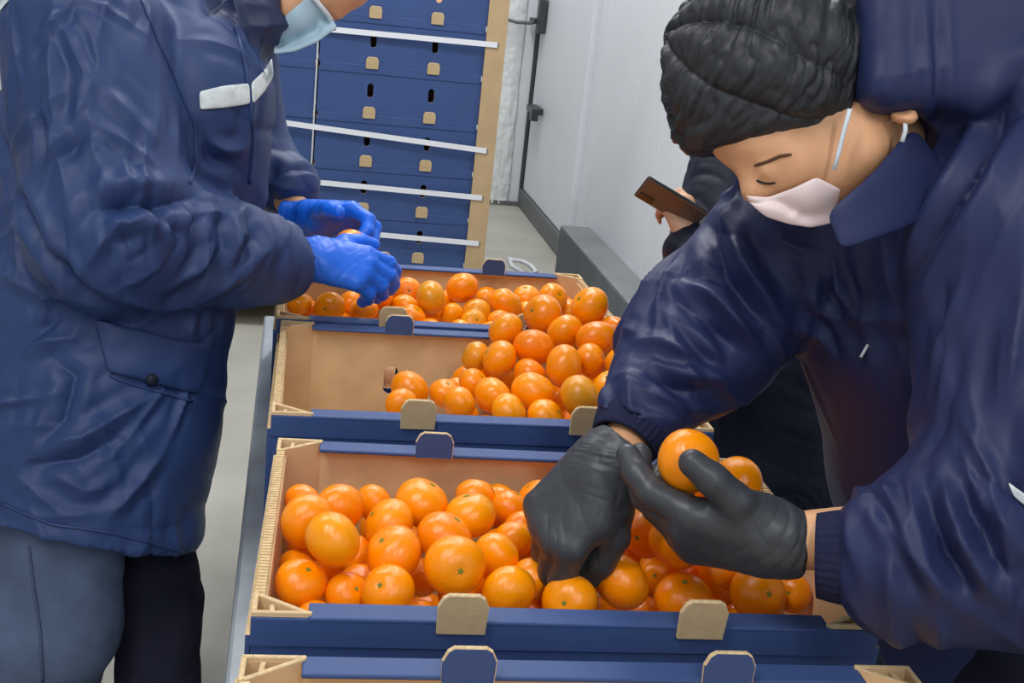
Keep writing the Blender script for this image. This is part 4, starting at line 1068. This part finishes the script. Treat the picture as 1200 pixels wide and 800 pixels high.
# gathered bouffant cap
knot = hp_(1012, 128, -70)
def cap_disp(p):
    c0 = hp_(898, 70); ax = unit(hp_(800, 40) - hp_(1012, 128)); a_, b_, c_ = basis(ax)
    q = p - hp_(1012, 128, 0); ang = np.arctan2(q @ CF, q @ img(0.35, -0.94)); rad = np.linalg.norm(p - knot, axis=1)
    pl = np.abs(np.sin(ang * 4.2 + 0.8 * vnoise(p * 9)))
    fine = folds(p, ax, 95, 26, 3.0, 0.3)
    rimf = np.clip((hp_(900, 170) - p) @ img(0.14, 1.0) / 0.02, 0.0, 1)
    return rimf * (0.010 * (pl ** 0.5 - 0.7) * np.clip(rad / 0.09, 0.3, 1) + 0.010 * (fine - 0.3))
cap_f = inter(U(0.03, ell(hp_(899, 70), (120 * kh, 106 * kh, 108 * kh)), ell(hp_(850, 110), (64 * kh, 66 * kh, 92 * kh)), ell(hp_(965, 95), (64 * kh, 56 * kh, 104 * kh))), half(hp_(900, 170), img(0.10, 1.0)))
cap_o = sdf_object('cap', cap_f, hp_(900, 68) - 0.2, hp_(900, 68) + 0.2, 0.0042, 'cap', RW, cap_disp, 1)
cap_o['label'] = 'crinkled black bouffant cap'
# mask
mk2 = patch('face_mask', bh, ([(874, 229), (900, 231), (930, 220), (957, 207), (986, 222)], [(879, 238), (898, 254), (925, 263), (950, 267), (974, 262)]), 16, 8, 0.008, 0.003, 'mask_white', RW, 0.010, 1)
mk2['label'] = 'pale pink disposable face mask'
lp_ = [hp_(957, 210, -72), hp_(961, 190, -78), hp_(965, 168, -84), hp_(969, 146, -92)]
MB().tube(lp_, 0.0024, 8).build('ear_loop', 'mask_edge', mk2, True)
MB().tube([hp_(1032, 155, -84), hp_(1033, 168, -82), hp_(1030, 180, -80)], 0.0024, 8).build('ear_loop', 'mask_edge', mk2, True)
eb = surf_line(bh, [(884, 194), (898, 190), (914, 183), (928, 181)], 4, 0.0002)
if len(eb) > 2: MB().tube(eb, [0.0010] + [0.0019] * (len(eb) - 2) + [0.0008], 6).build('eyebrow', 'brow', RW, True)
el = surf_line(bh, [(887, 211), (891, 213), (896, 214.5), (902, 215), (909, 214)], 2, 0.0002)
if len(el) > 2: MB().tube(el, [0.0008] + [0.0014] * (len(el) - 2) + [0.0008], 6).build('eyelash', 'hair', RW, True)
# hands
rw_far = hand_fun(rwr, img(-0.66, 0.74, -0.10), img(-0.50, -0.28, -0.82), True, [(42, 30, 18), (56, 46, 30), (62, 54, 30), (66, 54, 30)], [(0.42, 0.78, -0.50), (-0.02, 0.85, -0.55), (-0.25, 0.85, -0.55)], 1.14, 0.0045, splay=(0.05, 0.0, -0.03, -0.05))
glove('glove', rw_far, 'glove_black', RW, None, rwr, 'black nitrile glove reaching into the fruit', 4.0)
rw_near = hand_fun(nwr, img(-0.97, -0.10, 0.10), img(0.0, 0.74, -0.66), False, [(24, 26, 14), (34, 36, 22), (42, 44, 26), (48, 46, 26)], [(0.70, 0.66, 0.10), (0.66, 0.76, -0.20), (0.45, 0.85, -0.35)], 1.04, 0.0055, splay=(0.12, 0.10, 0.06, 0.02))
glove('glove', rw_near, 'glove_black', RW, None, nwr, 'black nitrile glove holding up a mandarin', 9.0)
fruit(P(807, 540, 1.235), 0.0355, 'single mandarin held up in the near black gloved hand', None, rot=(1.2, 0.5, 0.3))

# ---------------------------------------------------------------- person with a phone, mostly hidden
TP = base_empty('person', 1.0, 2.1)
tag(TP, 'person in dark navy jacket holding a phone behind the bending worker', 'person')
t_sh, t_el, t_wr = P(862, 195, 2.12), P(826, 345, 2.06), P(812, 282, 2.02)
u_sh, u_el, u_wr = np.array([1.05, 2.36, 1.27]), np.array([0.95, 2.40, 1.02]), np.array([0.86, 2.25, 1.06])
Q0, Q1, Q2, Q3 = np.array([1.02, 2.10, 0.52]), np.array([1.01, 2.11, 0.85]), np.array([0.99, 2.14, 1.10]), np.array([0.99, 2.16, 1.33])
tp_s, tp_f = unit([0.35, 0.94, 0]), unit([-0.94, 0.35, 0])
hc = np.array([0.95, 2.18, 1.60])
t_body = U(0.03, ell(hc, (0.095, 0.078, 0.115)), ell(hc + [-0.04, 0.01, -0.05], (0.06, 0.06, 0.075)), cone(hc + [-0.095, 0.02, -0.01], hc + [-0.105, 0.02, -0.03], 0.010, 0.014), cone(hc + [0.01, 0, -0.08], Q3, 0.055, 0.06),
           ell(hc + [0, -0.08, -0.01], (0.02, 0.012, 0.03)), ell(hc + [0, 0.08, -0.01], (0.02, 0.012, 0.03)),
           loft([Q0, Q1, Q2, Q3], [(0.14, 0.10), (0.14, 0.10), (0.16, 0.10), (0.12, 0.07)], tp_s, tp_f), *limb_chain([t_sh, t_el, t_wr], [0.05, 0.04, 0.027]), *limb_chain([u_sh, u_el, u_wr], [0.05, 0.04, 0.027]),
           *limb_chain([Q1 - tp_s * 0.09, np.array([1.0, 2.02, 0.45]), np.array([1.02, 2.02, 0.06])], [0.08, 0.055, 0.035]), *limb_chain([Q1 + tp_s * 0.09, np.array([1.08, 2.22, 0.45]), np.array([1.09, 2.22, 0.06])], [0.08, 0.055, 0.035]))
sdf_object('body', t_body, [0.6, 1.75, 0.0], [1.31, 2.65, 1.78], 0.008, 'skin', TP, None, 0, 2)
t_jack = U(0.03, loft([Q0, Q1, Q2, Q3], [(0.22, 0.19), (0.22, 0.185), (0.21, 0.16), (0.13, 0.10)], tp_s, tp_f), *limb_chain([t_sh, t_el], [0.088, 0.085]), *limb_chain([t_el, P(808, 292, 2.02)], [0.080, 0.046]), *limb_chain([u_sh, u_el, u_wr + [0.03, 0.05, 0]], [0.09, 0.08, 0.055]))
def tp_disp(p): return 0.012 * (folds(p, unit([0.3, 0.4, 0.85]), 14, 5, 2.0, 0.6) - 0.35) + 0.006 * (folds(p, unit([0.8, 0.1, 0.5]), 24, 10, 7.0) - 0.3)
tj = sdf_object('jacket', t_jack, [0.6, 1.75, 0.45], [1.31, 2.65, 1.5], 0.009, 'nylon_black', TP, tp_disp, 1)
sdf_object('trousers', U(0.03, *limb_chain([Q1 - tp_s * 0.09, np.array([1.0, 2.02, 0.45]), np.array([1.02, 2.02, 0.10])], [0.12, 0.09, 0.08]), *limb_chain([Q1 + tp_s * 0.09, np.array([1.08, 2.22, 0.45]), np.array([1.09, 2.22, 0.10])], [0.12, 0.09, 0.08])), [0.7, 1.8, 0.04], [1.31, 2.5, 1.0], 0.010, 'trouser_dark', TP, None, 1)
shoe('shoe', (1.02, 2.02), (-1, 0.2), TP); shoe('shoe', (1.09, 2.22), (-1, 0.2), TP)
sdf_object('cap', inter(ell(hc + [0.01, 0, 0.03], (0.112, 0.096, 0.105)), half(hc + [0, 0, 0.02], [0, 0, -1])), hc - 0.2, hc + 0.2, 0.007, 'nylon_black', TP, None, 1)
tp_hand = hand_fun(t_wr, img(-0.35, -0.9, 0.1), img(0.35, 0.1, -0.9), False, [(40, 50, 30), (50, 55, 30), (55, 55, 30), (60, 55, 30)], [(0.7, 0.7, -0.2), (0.4, 0.85, -0.3), (0.2, 0.9, -0.3)], 0.74)
f_, pts_, _, _ = tp_hand
hnd = sdf_object('hand', f_, pts_.min(0) - 0.04, pts_.max(0) + 0.04, 0.004, 'wrist_skin', TP, None, 1)
h_ = hit(bvh_of(tj), 927, 366)
if h_ is not None: MB().tube([h_[0] + h_[1] * 0.004 - CR * 0.012 - CU * 0.005, h_[0] + h_[1] * 0.004 + CR * 0.014 + CU * 0.009], 0.006, 8).build('zip_pull', 'brass', tj, True)
# phone
ph = empty('phone', P(786, 238, 1.99)); tag(ph, 'black phone held out by the person behind the bending worker', 'phone')
px_, pz_ = img(0.86, 0.50, 0.05), img(-0.47, 0.80, -0.38)
X_, Y_, Z_ = orth(px_, pz_)
mw = Matrix([[X_[i], Y_[i], Z_[i], P(786, 238, 1.99)[i]] for i in range(3)] + [[0, 0, 0, 1]]); ph.matrix_world = mw
pb = MB().box((-0.036, -0.06, -0.004), (0.036, 0.06, 0.004), [0, 1, 0, 0, 0, 0]).build('phone_body', ['phone_black', 'phone_back'], ph); bevel(pb, 0.003, 3)
cm = MB().box((0.010, -0.054, 0.004), (0.030, -0.026, 0.006)).build('camera_bump', 'phone_black', ph); bevel(cm, 0.001)
